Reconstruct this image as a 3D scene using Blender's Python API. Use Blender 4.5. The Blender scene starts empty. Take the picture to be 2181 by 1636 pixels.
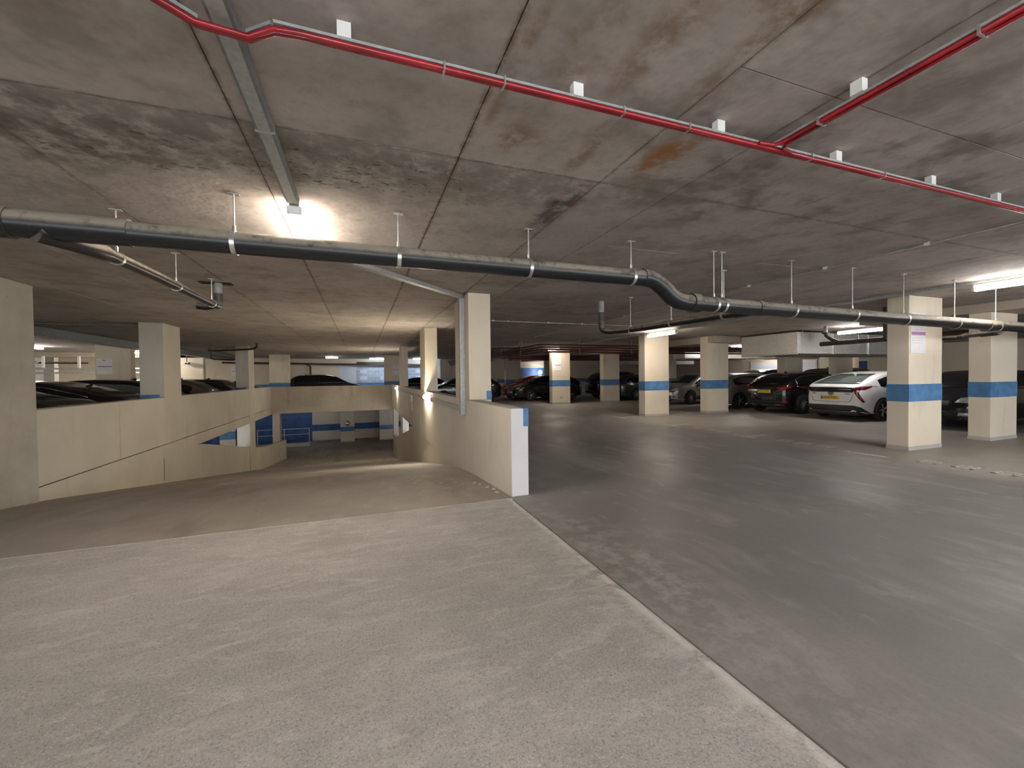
import bpy, bmesh, math, random
from mathutils import Vector, Matrix
from mathutils.bvhtree import BVHTree
random.seed(7)
SC = bpy.context.scene
COL = SC.collection

# ------------------------------------------------------------------ camera, world, exposure
def make_camera():
    yaw, pitch, roll = [math.radians(a) for a in (20.0043, -1.0725, -0.6416)]
    f = Vector((math.sin(yaw), math.cos(yaw), 0)); r = Vector((math.cos(yaw), -math.sin(yaw), 0)); u = Vector((0, 0, 1))
    f2 = f*math.cos(pitch) + u*math.sin(pitch); u2 = -f*math.sin(pitch) + u*math.cos(pitch)
    r3 = r*math.cos(roll) + u2*math.sin(roll); u3 = -r*math.sin(roll) + u2*math.cos(roll)
    cam = bpy.data.cameras.new('camera'); ob = bpy.data.objects.new('camera', cam); COL.objects.link(ob)
    m = Matrix.Identity(4)
    for i in range(3):
        m[i][0] = r3[i]; m[i][1] = u3[i]; m[i][2] = -f2[i]
    m[2][3] = 1.45
    ob.matrix_world = m
    cam.sensor_fit = 'HORIZONTAL'; cam.sensor_width = 36.0; cam.lens = 36.0*882.6/2181.0
    cam.clip_start = 0.05; cam.clip_end = 200
    SC.camera = ob
make_camera()
W = bpy.data.worlds.new('world'); SC.world = W; W.use_nodes = True
W.node_tree.nodes['Background'].inputs[0].default_value = (0.90, 0.95, 1.0, 1)
W.node_tree.nodes['Background'].inputs[1].default_value = 1.25
vs = SC.view_settings
vs.view_transform = 'Standard'; vs.look = 'None'; vs.gamma = 1.0; vs.use_curve_mapping = False
vs.exposure = 2.1
SC.cycles.max_bounces = 5; SC.cycles.diffuse_bounces = 4; SC.cycles.glossy_bounces = 2
SC.cycles.caustics_reflective = False; SC.cycles.caustics_refractive = False; SC.cycles.sample_clamp_indirect = 4.0
SC.cycles.use_adaptive_sampling = True; SC.cycles.adaptive_threshold = 0.5
LAMP = 22.0          # emission of a tube diffuser
CEIL = 2.85; LOW = -2.95
XL, XR = -4.55, 1.69  # ramp faces of the two ramp walls

# ------------------------------------------------------------------ materials
class NT:
    def __init__(s, name):
        s.m = bpy.data.materials.new(name); s.m.use_nodes = True
        s.t = s.m.node_tree; s.n = s.t.nodes; s.n.clear()
        s.out = s.n.new('ShaderNodeOutputMaterial'); s.b = s.n.new('ShaderNodeBsdfPrincipled')
        s.l(s.b.outputs[0], s.out.inputs[0]); s._pos = None
    def l(s, a, b): s.t.links.new(a, b)
    def put(s, sock, v):
        if hasattr(v, 'is_output'): s.l(v, sock)
        elif isinstance(v, (tuple, list)) and len(v) == 3 and sock.type == 'RGBA': sock.default_value = (*v, 1)
        else: sock.default_value = v
    def pos(s):
        if s._pos is None: s._pos = s.n.new('ShaderNodeNewGeometry').outputs['Position']
        return s._pos
    def objpos(s): return s.n.new('ShaderNodeTexCoord').outputs['Object']
    def scale(s, v, k, off=(0, 0, 0)):
        n = s.n.new('ShaderNodeMapping'); s.put(n.inputs[0], v); n.inputs['Scale'].default_value = k; n.inputs['Location'].default_value = off
        return n.outputs[0]
    def noise(s, sc, det=4, rough=.55, vec=None, dist=0.0):
        if vec is None and dist == 0.0:                                  # one node per distinct noise
            key = (sc, min(det, 4), rough); 
            if not hasattr(s, 'nz'): s.nz = {}
            if key in s.nz: return s.nz[key]
            s.nz[key] = s._noise(sc, min(det, 4), rough, vec, dist); return s.nz[key]
        return s._noise(sc, min(det, 3), rough, vec, dist)
    def _noise(s, sc, det, rough, vec, dist):
        n = s.n.new('ShaderNodeTexNoise'); s.put(n.inputs['Vector'], vec if vec is not None else s.pos())
        n.inputs['Scale'].default_value = sc; n.inputs['Detail'].default_value = det; n.inputs['Roughness'].default_value = rough
        n.inputs['Distortion'].default_value = dist
        return n.outputs[0]
    def voro(s, sc, vec=None):
        n = s.n.new('ShaderNodeTexVoronoi'); s.put(n.inputs['Vector'], vec if vec is not None else s.pos()); n.inputs['Scale'].default_value = sc
        return n.outputs['Distance']
    def ramp(s, v, a, b, lo=0.0, hi=1.0):
        n = s.n.new('ShaderNodeMapRange'); n.interpolation_type = 'SMOOTHSTEP'; s.put(n.inputs[0], v)
        n.inputs[1].default_value = a; n.inputs[2].default_value = b; n.inputs[3].default_value = lo; n.inputs[4].default_value = hi
        return n.outputs[0]
    def math(s, op, a, b=0.0):
        n = s.n.new('ShaderNodeMath'); n.operation = op; s.put(n.inputs[0], a); s.put(n.inputs[1], b); return n.outputs[0]
    def mul(s, a, b): return s.math('MULTIPLY', a, b)
    def mix(s, f, a, b, mode='MIX'):
        n = s.n.new('ShaderNodeMix'); n.data_type = 'RGBA'; n.blend_type = mode
        s.put(n.inputs[0], f); s.put(n.inputs[6], a); s.put(n.inputs[7], b); return n.outputs[2]
    def blob(s, x, y, rx, ry, soft=1.0, warp=.5):
        # soft ellipse on the plan, its edge broken up by noise
        v = s.scale(s.pos(), (1/rx, 1/ry, 0.0), (-x/rx, -y/ry, 0))
        n = s.n.new('ShaderNodeVectorMath'); n.operation = 'LENGTH'; s.l(v, n.inputs[0])
        d = s.math('ADD', n.outputs['Value'], s.mul(s.math('SUBTRACT', s.noise(3.2, 4), .5), warp*2))
        return s.ramp(d, 1.0, 1.0-soft)
    def line(s, axis, at, half, warp=.02):
        d = s.math('ABSOLUTE', s.math('SUBTRACT', s.math('ADD', s.sep(s.pos(), axis), s.mul(s.math('SUBTRACT', s.noise(5.5, 4, .7), .5), warp*2)), at))
        return s.ramp(d, half, 0.0)
    def sep(s, v, i):
        n = s.n.new('ShaderNodeSeparateXYZ'); s.put(n.inputs[0], v); return n.outputs[i]
    def bump(s, h, st=.3, dist=.01):
        n = s.n.new('ShaderNodeBump'); n.inputs['Strength'].default_value = st; n.inputs['Distance'].default_value = dist
        s.put(n.inputs['Height'], h); s.l(n.outputs[0], s.b.inputs['Normal'])
    def set(s, col=None, rough=None, metal=None, spec=None, emit=None, es=0.0, coat=None):
        if col is not None: s.put(s.b.inputs['Base Color'], col)
        if rough is not None: s.put(s.b.inputs['Roughness'], rough)
        if metal is not None: s.put(s.b.inputs['Metallic'], metal)
        if spec is not None: s.put(s.b.inputs['Specular IOR Level'], spec)
        if coat is not None: s.put(s.b.inputs['Coat Weight'], coat)
        if emit is not None: s.put(s.b.inputs['Emission Color'], emit); s.b.inputs['Emission Strength'].default_value = es
        return s.m
M = {}
def flat(name, col, rough=.5, metal=0.0, spec=.5, var=.12, sc=14, coat=None):
    t = NT(name); n = t.noise(sc, 1)
    c = t.mix(t.ramp(n, .3, .7), tuple(x*(1-var) for x in col), tuple(min(1, x*(1+var)) for x in col))
    M[name] = t.set(c, rough, metal, spec, coat=coat); return M[name]
def emitter(name, col, st):
    t = NT(name); t.n.remove(t.b); e = t.n.new('ShaderNodeEmission')
    e.inputs[0].default_value = (*col, 1); e.inputs[1].default_value = st; t.l(e.outputs[0], t.out.inputs[0]); M[name] = t.m; return t.m

def ceiling_mat():
    t = NT('ceiling_concrete')
    info = t.n.new('ShaderNodeObjectInfo').outputs['Random']
    big = t.noise(.55, 5, .6); mid = t.noise(2.6, 6, .62); fine = t.noise(17, 3, .65); n5 = t.noise(5.5, 4, .7)
    c = t.mix(t.ramp(big, .3, .7), (.455, .403, .36), (.56, .505, .458))
    c = t.mix(t.ramp(mid, .35, .72, 0, .5), c, (.36, .315, .275))
    c = t.mix(t.mul(t.ramp(fine, .4, .75), .28), c, (.20, .175, .15))
    c = t.mix(t.mul(info, .25), c, (.36, .325, .30))
    # dark weathering patches to the right
    dk = t.mul(t.blob(3.2, 2.2, 2.4, 1.5, .7), t.ramp(mid, .42, .68))
    c = t.mix(t.mul(dk, .7), c, (.13, .115, .10))
    # grey damp band along the pour joint
    damp = t.mul(t.blob(-.3, 3.02, 2.6, .42, .6), t.ramp(n5, .33, .62))
    c = t.mix(t.mul(damp, .8), c, (.17, .155, .13))
    edge = t.mul(t.mul(t.ramp(t.sep(t.pos(), 1), 2.62, 2.66), t.ramp(t.sep(t.pos(), 1), 3.1, 2.7)), t.mul(t.ramp(t.sep(t.pos(), 0), 1.65, 1.6), t.ramp(n5, .3, .55)))
    c = t.mix(t.mul(edge, .55), c, (.17, .16, .14))
    dl = t.mul(t.blob(-1.75, 3.15, .8, .6, .7), t.ramp(n5, .35, .6))
    c = t.mix(t.mul(dl, .8), c, (.12, .11, .09))
    # black mould dashes
    st = t.scale(t.pos(), (13, 26, 1))
    spots = t.mul(t.ramp(t.noise(1.0, 3, .6, st, .8), .60, .66), t.blob(.1, 3.1, 1.25, .42, .5))
    c = t.mix(t.mul(spots, .85), c, (.045, .04, .035))
    sp2 = t.mul(t.ramp(t.noise(1.2, 3, .6, t.scale(t.pos(), (8, 16, 1), (3, 1, 0)), .6), .6, .68), t.blob(-1.0, 3.2, 1.3, .5, .6))
    c = t.mix(t.mul(sp2, .7), c, (.07, .06, .05))
    # black crack stain and rust
    cr = t.mul(t.blob(1.57, 3.2, .17, .75, .7, .5), t.ramp(n5, .35, .6))
    c = t.mix(t.mul(cr, .8), c, (.05, .045, .04))
    ru = t.mul(t.blob(1.86, 2.2, .17, .42, .6, .45), t.ramp(n5, .35, .58))
    c = t.mix(t.mul(ru, .95), c, (.36, .17, .05))
    for x, y, rx, ry in ((1.2, 1.45, .14, .55), (.93, 1.55, .16, .4), (1.62, 1.3, .13, .6), (1.35, 2.25, .1, .5), (.9, 2.3, .2, .22), (.68, 1.6, .05, .9), (1.45, 1.0, .3, .3)):
        m = t.mul(t.blob(x, y, rx, ry, .8, .5), t.ramp(n5, .38, .62))
        c = t.mix(t.mul(m, .68), c, (.22, .125, .06))
    for ax, at, hf, st_, col in ((0, .61, .032, .75, (.17, .105, .06)), (0, -.61, .028, .6, (.15, .12, .09)), (0, -1.83, .03, .6, (.15, .12, .09)), (0, 2.29, .025, .45, (.17, .13, .1)), (1, 2.63, .03, .55, (.14, .12, .1)), (0, 1.65, .03, .5, (.2, .13, .08)), (1, 7.51, .03, .5, (.2, .16, .12))):
        c = t.mix(t.mul(t.mul(t.line(ax, at, hf, .018), t.ramp(fine, .3, .55)), st_), c, col)
    mot = t.mul(t.ramp(t.noise(1.3, 4, .75), .45, .7), .42)
    c = t.mix(mot, c, (.22, .19, .165))
    t.bump(t._noise(9, 2, .7, t.pos(), 0), .45, .012)
    M['ceiling'] = t.set(c, .85, spec=.25)
ceiling_mat()

def floor_mats():
    # smooth power-floated deck
    t = NT('floor_concrete')
    big = t.noise(.5, 5, .6); st = t.noise(1.6, 6, .65, t.scale(t.pos(), (1.6, .6, 1)), .4); fine = t.noise(40, 4, .7)
    c = t.mix(t.ramp(big, .3, .7), (.205, .198, .192), (.29, .277, .262))
    c = t.mix(t.ramp(st, .5, .75, 0, .45), c, (.43, .405, .375))
    c = t.mix(t.ramp(t.noise(.8, 6, .7, t.scale(t.pos(), (1, 1, 1), (7, 3, 0))), .5, .7, 0, .5), c, (.185, .178, .172))
    dust = t.mul(t.blob(1.9, 2.6, .55, 2.6, .9, .5), t.ramp(t.noise(7, 6, .7), .4, .62))
    c = t.mix(t.mul(dust, .5), c, (.46, .43, .39))
    bay = t.ramp(t.sep(t.pos(), 0), 7.6, 8.6)
    c = t.mix(t.mul(bay, .5), c, (.40, .36, .30))
    sc = t.ramp(t.noise(3.0, 5, .65, t.scale(t.pos(), (1.4, .7, 1), (2, 9, 0)), .4), .56, .74)
    c = t.mix(t.mul(sc, .32), c, (.46, .445, .43))
    c = t.mix(t.mul(t.ramp(fine, .45, .7), .2), c, (.11, .105, .10))
    t.bump(t._noise(22, 2, .7, t.pos(), 0), .2, .004)
    M['floor'] = t.set(c, t.ramp(big, .3, .7, .42, .62), spec=.35)
    # rough brushed slab at the head of the ramp
    t = NT('rough_concrete')
    big = t.noise(.7, 5, .6); st = t.noise(3.0, 6, .7, t.scale(t.pos(), (.7, 2.0, 1)), .6)
    gr = t.noise(85, 3, .7); gr2 = t.noise(38, 4, .75)
    c = t.mix(t.ramp(big, .3, .7), (.36, .34, .318), (.44, .418, .39))
    c = t.mix(t.ramp(st, .42, .7, 0, .55), c, (.51, .485, .45))
    c = t.mix(t.ramp(t.noise(1.7, 4, .7), .42, .75, 0, .4), c, (.29, .27, .25))
    c = t.mix(t.mul(t.ramp(t.noise(6.0, 3, .7, t.scale(t.pos(), (.6, 1.5, 1), (1, 2, 0)), .8), .52, .7), .45), c, (.60, .575, .54))
    c = t.mix(t.mul(t.ramp(gr2, .5, .66), .34), c, (.20, .185, .17))
    c = t.mix(t.mul(t.ramp(gr, .53, .66), .55), c, (.13, .122, .116))
    c = t.mix(t.mul(t.ramp(t.noise(110, 2), .58, .68), .6), c, (.66, .64, .60))
    edge = t.mul(t.blob(1.6, 2.3, .22, 2.4, .8, .4), t.ramp(t.noise(9, 5), .4, .6))
    c = t.mix(t.mul(edge, .5), c, (.6, .57, .52))
    c = t.mix(t.mul(t.mul(t.line(0, 1.615, .045, .02), t.ramp(t.noise(9, 5), .35, .5)), .75), c, (.66, .64, .6))
    t.bump(t._noise(45, 2, .75, t.pos(), 0), .7, .006)
    M['rough'] = t.set(c, .85, spec=.25)
    # ramp surface, tyre darkened
    t = NT('ramp_concrete')
    big = t.noise(.6, 5, .6); st = t.noise(1.8, 6, .7, t.scale(t.pos(), (1.5, .5, 1)), .5); gr = t.noise(60, 4, .7)
    c = t.mix(t.ramp(big, .3, .7), (.29, .26, .225), (.37, .335, .295))
    c = t.mix(t.ramp(st, .5, .72, 0, .5), c, (.43, .40, .36))
    c = t.mix(t.ramp(t.noise(1.1, 5, .65, t.scale(t.pos(), (1, .35, 1), (4, 4, 0))), .5, .7, 0, .6), c, (.20, .18, .16))
    sp = t.mul(t.blob(.9, 6.2, .7, 1.1, .8), t.ramp(t.noise(9, 4), .56, .66))
    c = t.mix(t.mul(sp, .6), c, (.55, .53, .5))
    c = t.mix(t.mul(t.ramp(gr, .5, .7), .3), c, (.16, .145, .13))
    t.bump(t._noise(40, 2, .7, t.pos(), 0), .45, .004)
    M['ramp'] = t.set(c, .7, spec=.3)
floor_mats()

def wall_mats():
    def wall(key, a, b, dirt, rough=.75, bd=.25):
        t = NT(key)
        big = t.noise(.8, 5, .6); v = t.noise(2.5, 5, .6, t.scale(t.pos(), (1, 1, .3))); fine = t.noise(30, 4, .65)
        c = t.mix(t.ramp(big, .3, .7), a, b)
        c = t.mix(t.ramp(v, .55, .78, 0, .5), c, dirt)
        c = t.mix(t.mul(t.ramp(fine, .5, .75), .14), c, dirt)
        c = t.mix(t.mul(t.ramp(t.noise(7, 4, .7), .64, .74), .25), c, tuple(x*.55 for x in dirt))
        t.bump(t._noise(14, 2, .65, t.pos(), 0), bd, .005)
        M[key] = t.set(c, rough, spec=.3)
    wall('cream_paint', (.71, .625, .49), (.77, .68, .545), (.56, .48, .38))
    wall('ramp_wall', (.66, .60, .52), (.73, .67, .59), (.52, .47, .40), bd=.35)
    wall('beam_concrete', (.40, .34, .265), (.48, .41, .33), (.29, .24, .185), bd=.35)
    wall('left_wall', (.55, .505, .425), (.62, .57, .485), (.43, .39, .325), bd=.35)
    wall('raw_column', (.36, .335, .28), (.50, .465, .405), (.25, .235, .195), bd=.7)
    wall('white_end', (.66, .65, .64), (.74, .735, .73), (.50, .49, .48), bd=.5)
    wall('white_wall', (.78, .77, .74), (.84, .83, .80), (.66, .64, .60))
    wall('block_white', (.62, .66, .74), (.70, .74, .82), (.5, .54, .62))
    wall('block_grey', (.36, .39, .45), (.44, .47, .54), (.30, .32, .36))
    wall('sill_grey', (.25, .23, .21), (.33, .30, .27), (.2, .18, .16))
    wall('skirt_grey', (.42, .40, .37), (.50, .48, .45), (.3, .28, .26))
wall_mats()
flat('joint_dark', (.10, .075, .05), .9, var=.4, sc=3)  # dark backing colour standing in for shade in ceiling gaps and wall groove
flat('blue_paint', (.085, .215, .42), .55, var=.15, sc=6)
flat('deep_blue', (.03, .10, .28), .55, var=.2, sc=2)
flat('galv', (.46, .48, .47), .5, .45, var=.08, sc=30)
flat('galv_dark', (.24, .255, .26), .5, .4, var=.1, sc=20)
flat('duct', (.66, .66, .62), .4, .5, var=.05, sc=9)
flat('zinc', (.62, .62, .58), .35, .8, var=.1)
flat('grey_plastic', (.36, .38, .38), .5)
flat('white_plastic', (.80, .81, .79), .45, var=.03)
flat('red_cable', (.34, .010, .020), .22, spec=.7, var=.25, sc=5)
flat('red_pipe', (.085, .014, .012), .45, var=.3, sc=8)
flat('rust_pipe', (.055, .036, .03), .6, var=.4, sc=20)
flat('sign_white', (.80, .80, .80), .35, var=.02)
flat('sign_purple', (.50, .22, .52), .4, var=.05)
flat('sign_ink', (.16, .16, .17), .5)
flat('sign_faint', (.64, .65, .64), .5)
flat('bay_white', (.60, .57, .50), .7, var=.3, sc=25)
flat('tyre', (.018, .018, .019), .8, var=.2)
flat('arch_black', (.008, .008, .008), .8)
flat('trim_black', (.014, .014, .015), .45)
flat('alloy', (.52, .52, .51), .35, .5)
flat('dark_alloy', (.10, .10, .10), .35, .8)
flat('chrome', (.75, .75, .74), .12, 1.0, var=.04)
flat('glass', (.006, .008, .009), .04, spec=.8, var=.1)
flat('glass_pale', (.10, .115, .11), .05, spec=1.0, var=.1)
flat('lamp_clear', (.62, .64, .64), .12, .4)
flat('lamp_red', (.17, .005, .009), .12, spec=.8)
flat('plate_yellow', (.80, .56, .02), .4, var=.04)
flat('plate_white', (.75, .75, .73), .4, var=.04)
flat('plate_blue', (.03, .08, .35), .4)
flat('ink', (.012, .012, .012), .5)
flat('mirror', (.9, .9, .9), .03, 1.0, var=.01)
flat('litter', (.85, .85, .83), .6)
def paint(key, col, metal=0.0, rough=.22):
    flat(key, col, rough, metal, .5, .05, 3, coat=.6)
paint('paint_black', (.006, .006, .007)); paint('paint_white', (.80, .81, .82), rough=.3); paint('paint_bronze', (.30, .265, .22), .3, .3)
paint('paint_graphite', (.055, .056, .06), .5, .28); paint('paint_red', (.45, .015, .012)); paint('paint_navy', (.012, .014, .022), .3)
paint('paint_silver', (.46, .46, .45), .7, .3); paint('paint_brown', (.14, .11, .09), .5, .3); paint('paint_darkgrey', (.022, .022, .024), .4, .25)
def pipe_mat():
    t = NT('black_pipe')
    geo = t.n.new('ShaderNodeNewGeometry'); up = t.sep(geo.outputs['Normal'], 2)
    dust = t.mul(t.ramp(up, -.18, .35), t.ramp(t.noise(11, 5, .65), .2, .55))       # dust settled on the upper half
    c = t.mix(t.mul(dust, .8), (.016, .016, .017), (.40, .35, .28))
    c = t.mix(t.mul(t.ramp(t.noise(45, 4, .7), .6, .72), .12), c, (.4, .38, .34))
    M['pipe'] = t.set(c, t.math('ADD', .3, t.mul(dust, .55)), spec=.45)
pipe_mat()
emitter('tube_glow', (1.0, .885, .75), LAMP)
emitter('tube_glow_cool', (1.0, .94, .90), LAMP)
emitter('tube_glow_blue', (.72, .86, 1.0), LAMP)
emitter('tube_glow_strong', (1.0, .93, .84), LAMP*2.6)
emitter('bulkhead_glow', (1.0, .87, .66), LAMP*2.2)
emitter('low_glow', (.85, .92, 1.0), LAMP*.16)

# ------------------------------------------------------------------ mesh helpers
class MB:
    def __init__(s): s.v = []; s.f = []; s.smooth = False
    def add(s, vs, fs):
        k = len(s.v); s.v += [tuple(v) for v in vs]; s.f += [tuple(i+k for i in f) for f in fs]; return s
    def box(s, x0, x1, y0, y1, z0, z1):
        return s.add([(x0, y0, z0), (x1, y0, z0), (x1, y1, z0), (x0, y1, z0), (x0, y0, z1), (x1, y0, z1), (x1, y1, z1), (x0, y1, z1)],
                     [(0, 3, 2, 1), (4, 5, 6, 7), (0, 1, 5, 4), (1, 2, 6, 5), (2, 3, 7, 6), (3, 0, 4, 7)])
    def tube(s, pts, r, n=16, cap=True):
        s.smooth = True
        P = [Vector(p) for p in pts]; rings = []; ref = None
        rr = r if isinstance(r, (list, tuple)) else [r]*len(P)
        for i, p in enumerate(P):
            t = (P[min(i+1, len(P)-1)] - P[max(i-1, 0)]).normalized()
            if ref is None: ref = Vector((0, 0, 1)) if abs(t.z) < .9 else Vector((1, 0, 0))
            a = (ref - t*ref.dot(t)).normalized(); b = t.cross(a); ref = a
            rings.append([p + (a*math.cos(q) + b*math.sin(q))*rr[i] for q in [2*math.pi*j/n for j in range(n)]])
        k = [v for ring in rings for v in ring]; f = []
        for i in range(len(P)-1):
            for j in range(n):
                j2 = (j+1) % n; f.append((i*n+j, i*n+j2, (i+1)*n+j2, (i+1)*n+j))
        if cap: f.append(tuple(reversed(range(n)))); f.append(tuple(range((len(P)-1)*n, len(P)*n)))
        return s.add(k, f)
    def bar(s, a, b, w, h):                       # square bar between two points, w across, h up
        a = Vector(a); b = Vector(b); t = (b-a).normalized(); up = Vector((0, 0, 1)) if abs(t.z) < .95 else Vector((1, 0, 0))
        x = t.cross(up).normalized()*w/2; y = x.cross(t).normalized()*h/2
        vs = [p+q for p in (a, b) for q in (-x-y, x-y, x+y, -x+y)]
        return s.add(vs, [(0, 1, 2, 3)[::-1], (4, 5, 6, 7), (0, 1, 5, 4), (1, 2, 6, 5), (2, 3, 7, 6), (3, 0, 4, 7)])
    def prism(s, poly, x0, x1, axis=0):           # polygon in the plane across `axis`
        n = len(poly)
        def pt(p, d):
            return (d, p[0], p[1]) if axis == 0 else (p[0], d, p[1]) if axis == 1 else (p[0], p[1], d)
        return s.add([pt(p, x0) for p in poly]+[pt(p, x1) for p in poly],
                     [tuple(reversed(range(n))), tuple(range(n, 2*n))]+[(i, (i+1) % n, n+(i+1) % n, n+i) for i in range(n)])
    def lathe(s, prof, n=24, axis='y', c=(0, 0, 0)):
        s.smooth = True; vs = []; f = []
        for (r, h) in prof:
            for j in range(n):
                q = 2*math.pi*j/n
                vs.append((c[0]+r*math.cos(q), c[1]+h, c[2]+r*math.sin(q)) if axis == 'y' else (c[0]+r*math.cos(q), c[1]+r*math.sin(q), c[2]+h))
        for i in range(len(prof)-1):
            for j in range(n):
                j2 = (j+1) % n; f.append((i*n+j, i*n+j2, (i+1)*n+j2, (i+1)*n+j))
        f.append(tuple(range(n))); f.append(tuple(reversed(range((len(prof)-1)*n, len(prof)*n))))
        return s.add(vs, f)
    def mesh(s, name, mat, ang=38):
        me = bpy.data.meshes.new(name); me.from_pydata(s.v, [], s.f)
        bm = bmesh.new(); bm.from_mesh(me); bmesh.ops.remove_doubles(bm, verts=bm.verts, dist=1e-5)
        bmesh.ops.recalc_face_normals(bm, faces=bm.faces); bm.to_mesh(me); bm.free()
        if mat: me.materials.append(M[mat])
        if s.smooth: me.shade_smooth(); me.set_sharp_from_angle(angle=math.radians(ang))
        return me
    def build(s, name, mat, parent=None, bevel=0.0):
        o = bpy.data.objects.new(name, s.mesh(name, mat)); COL.objects.link(o)
        if parent: o.parent = parent
        if bevel:
            b = o.modifiers.new('bevel', 'BEVEL'); b.width = bevel; b.segments = 2; b.limit_method = 'ANGLE'
        return o
def B(*a): return MB().box(*a)
def T(pts, r, n=16): return MB().tube(pts, r, n)
def tag(o, label, cat=None, group=None, kind=None):
    o['label'] = label
    if cat: o['category'] = cat
    if group: o['group'] = group
    if kind: o['kind'] = kind
    return o
def thing(name, label, cat, loc=(0, 0, 0), rz=0.0, group=None):
    o = bpy.data.objects.new(name, None); COL.objects.link(o); o.location = loc; o.rotation_euler = (0, 0, rz); o.empty_display_size = .2
    return tag(o, label, cat, group)
def structure(o, label): o['kind'] = 'structure'; o['label'] = label; return o
def share(o, mesh_from, parent, loc):
    c = mesh_from.copy(); COL.objects.link(c); c.parent = parent; c.location = loc; return c
def text(s, size, mat, parent, loc, rot, name='lettering', ext=.0008):
    cu = bpy.data.curves.new(name, 'FONT'); cu.body = s; cu.size = size; cu.align_x = 'CENTER'; cu.align_y = 'CENTER'; cu.extrude = ext
    cu.materials.append(M[mat]); o = bpy.data.objects.new(name, cu); COL.objects.link(o)
    bpy.context.view_layer.update()
    me = bpy.data.meshes.new_from_object(o.evaluated_get(bpy.context.evaluated_depsgraph_get()))
    bpy.data.objects.remove(o); o = bpy.data.objects.new(name, me); COL.objects.link(o)
    o.parent = parent; o.location = loc; o.rotation_euler = rot
    return o

# ------------------------------------------------------------------ the deck, the ramp and the lower level
def ramp_z(y):
    pts = [(4.62, 0.0), (6.6, -.13), (7.6, -.25), (8.6, -.40), (22.6, -2.84), (23.6, LOW+.02), (24.4, LOW)]
    if y <= pts[0][0]: return 0.0
    for (a, za), (b, zb) in zip(pts, pts[1:]):
        if y <= b: return za+(zb-za)*(y-a)/(b-a)
    return LOW
X0, X1, Y0, Y1 = -17.0, 27.0, -7.0, 32.3
fl = MB()
fl.box(1.66, X1, Y0, 4.66, -.22, 0); fl.box(1.72, X1, 4.66, Y1, -.22, 0); fl.box(X0, -4.75, Y0, Y1, -.22, 0); fl.box(-4.75, 1.72, 25.3, Y1, -.22, 0)
structure(fl.build('floor', 'floor'), 'power-floated grey concrete parking deck')
structure(B(-4.75, 1.645, Y0, 4.605, -.22, 0).build('floor_apron', 'rough'), 'rough brushed concrete slab at the head of the ramp')
rm = MB(); ys = [4.62+.25*i for i in range(int((25.4-4.62)/.25)+1)]
vsr = [(x, y, ramp_z(y)-.004+(.0 if y > 5 else 0)) for y in ys for x in (-4.75, -2.4, 0, 1.7)]
rm.add(vsr, [(i*4+j, i*4+j+1, i*4+j+5, i*4+j+4) for i in range(len(ys)-1) for j in range(3)]); rm.smooth = True
structure(rm.build('floor_ramp', 'ramp'), 'concrete car ramp sloping down to the lower level')
structure(B(-15, 10, 14, Y1, LOW-.2, LOW-.006).build('floor_lower', 'ramp'), 'concrete floor of the lower level')
structure(B(-15, -4.75, 14, Y1, -.30, -.222).build('ceiling_lower', 'ceiling'), 'underside of the deck over the lower level')
structure(B(1.9, 10, 14, Y1, -.30, -.222).build('ceiling_lower_bay', 'ceiling'), 'underside of the deck right of the ramp')
structure(B(-4.75, 1.9, 25.6, Y1, -.30, -.222).build('ceiling_lower_end', 'ceiling'), 'underside of the deck past the ramp')

# ceiling: a slab carrying the formwork panels that can be told apart
ceil = B(X0, X1, Y0, Y1, CEIL+.012, CEIL+.3).build('ceiling', 'joint_dark'); structure(ceil, 'stained board-marked concrete soffit')  # slab coloured dark so the gaps between panels read as shaded
def panels():
    g = .006; cache = {}
    def put(x0, x1, y0, y1):
        k = (round(x1-x0, 3), round(y1-y0, 3))
        if k not in cache:
            cache[k] = B(g/2, k[0]-g/2, g/2, k[1]-g/2, 0, .013).mesh('ceiling_panel', 'ceiling')
        o = bpy.data.objects.new('ceiling_panel', cache[k]); COL.objects.link(o); o.parent = ceil
        o.location = (x0, y0, CEIL+random.uniform(-.0015, .0015))
    xs = [.61+1.22*i for i in range(-6, 1)]+[1.65]
    yb = [2.63+2.44*i for i in range(-4, 5)]
    for xa, xb in zip(xs, xs[1:]):
        for ya, yc in zip(yb, yb[1:]): put(xa, xb, ya, yc)
    xs = [1.65, 2.29]+[2.29+1.22*i for i in range(1, 10)]
    yb = [1.44+2.44*i for i in range(-3, 6)]
    for xa, xb in zip(xs, xs[1:]):
        for ya, yc in zip(yb, yb[1:]): put(xa, xb, ya, yc)
    far = MB()
    xa, xb = .61-7.32, 2.29+1.22*9
    ya, yc = 2.63-9.76, 1.44+12.2
    far.box(X0, xa, Y0, Y1, CEIL, CEIL+.013); far.box(xb, X1, Y0, Y1, CEIL, CEIL+.013)
    far.box(xa, 1.65, 2.63+2.44*4, Y1, CEIL, CEIL+.013); far.box(1.65, xb, yc, Y1, CEIL, CEIL+.013)
    far.box(1.65, xb, Y0, 1.44-7.32, CEIL, CEIL+.013)
    far.build('far_soffit', 'ceiling', ceil)
panels()

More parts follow.
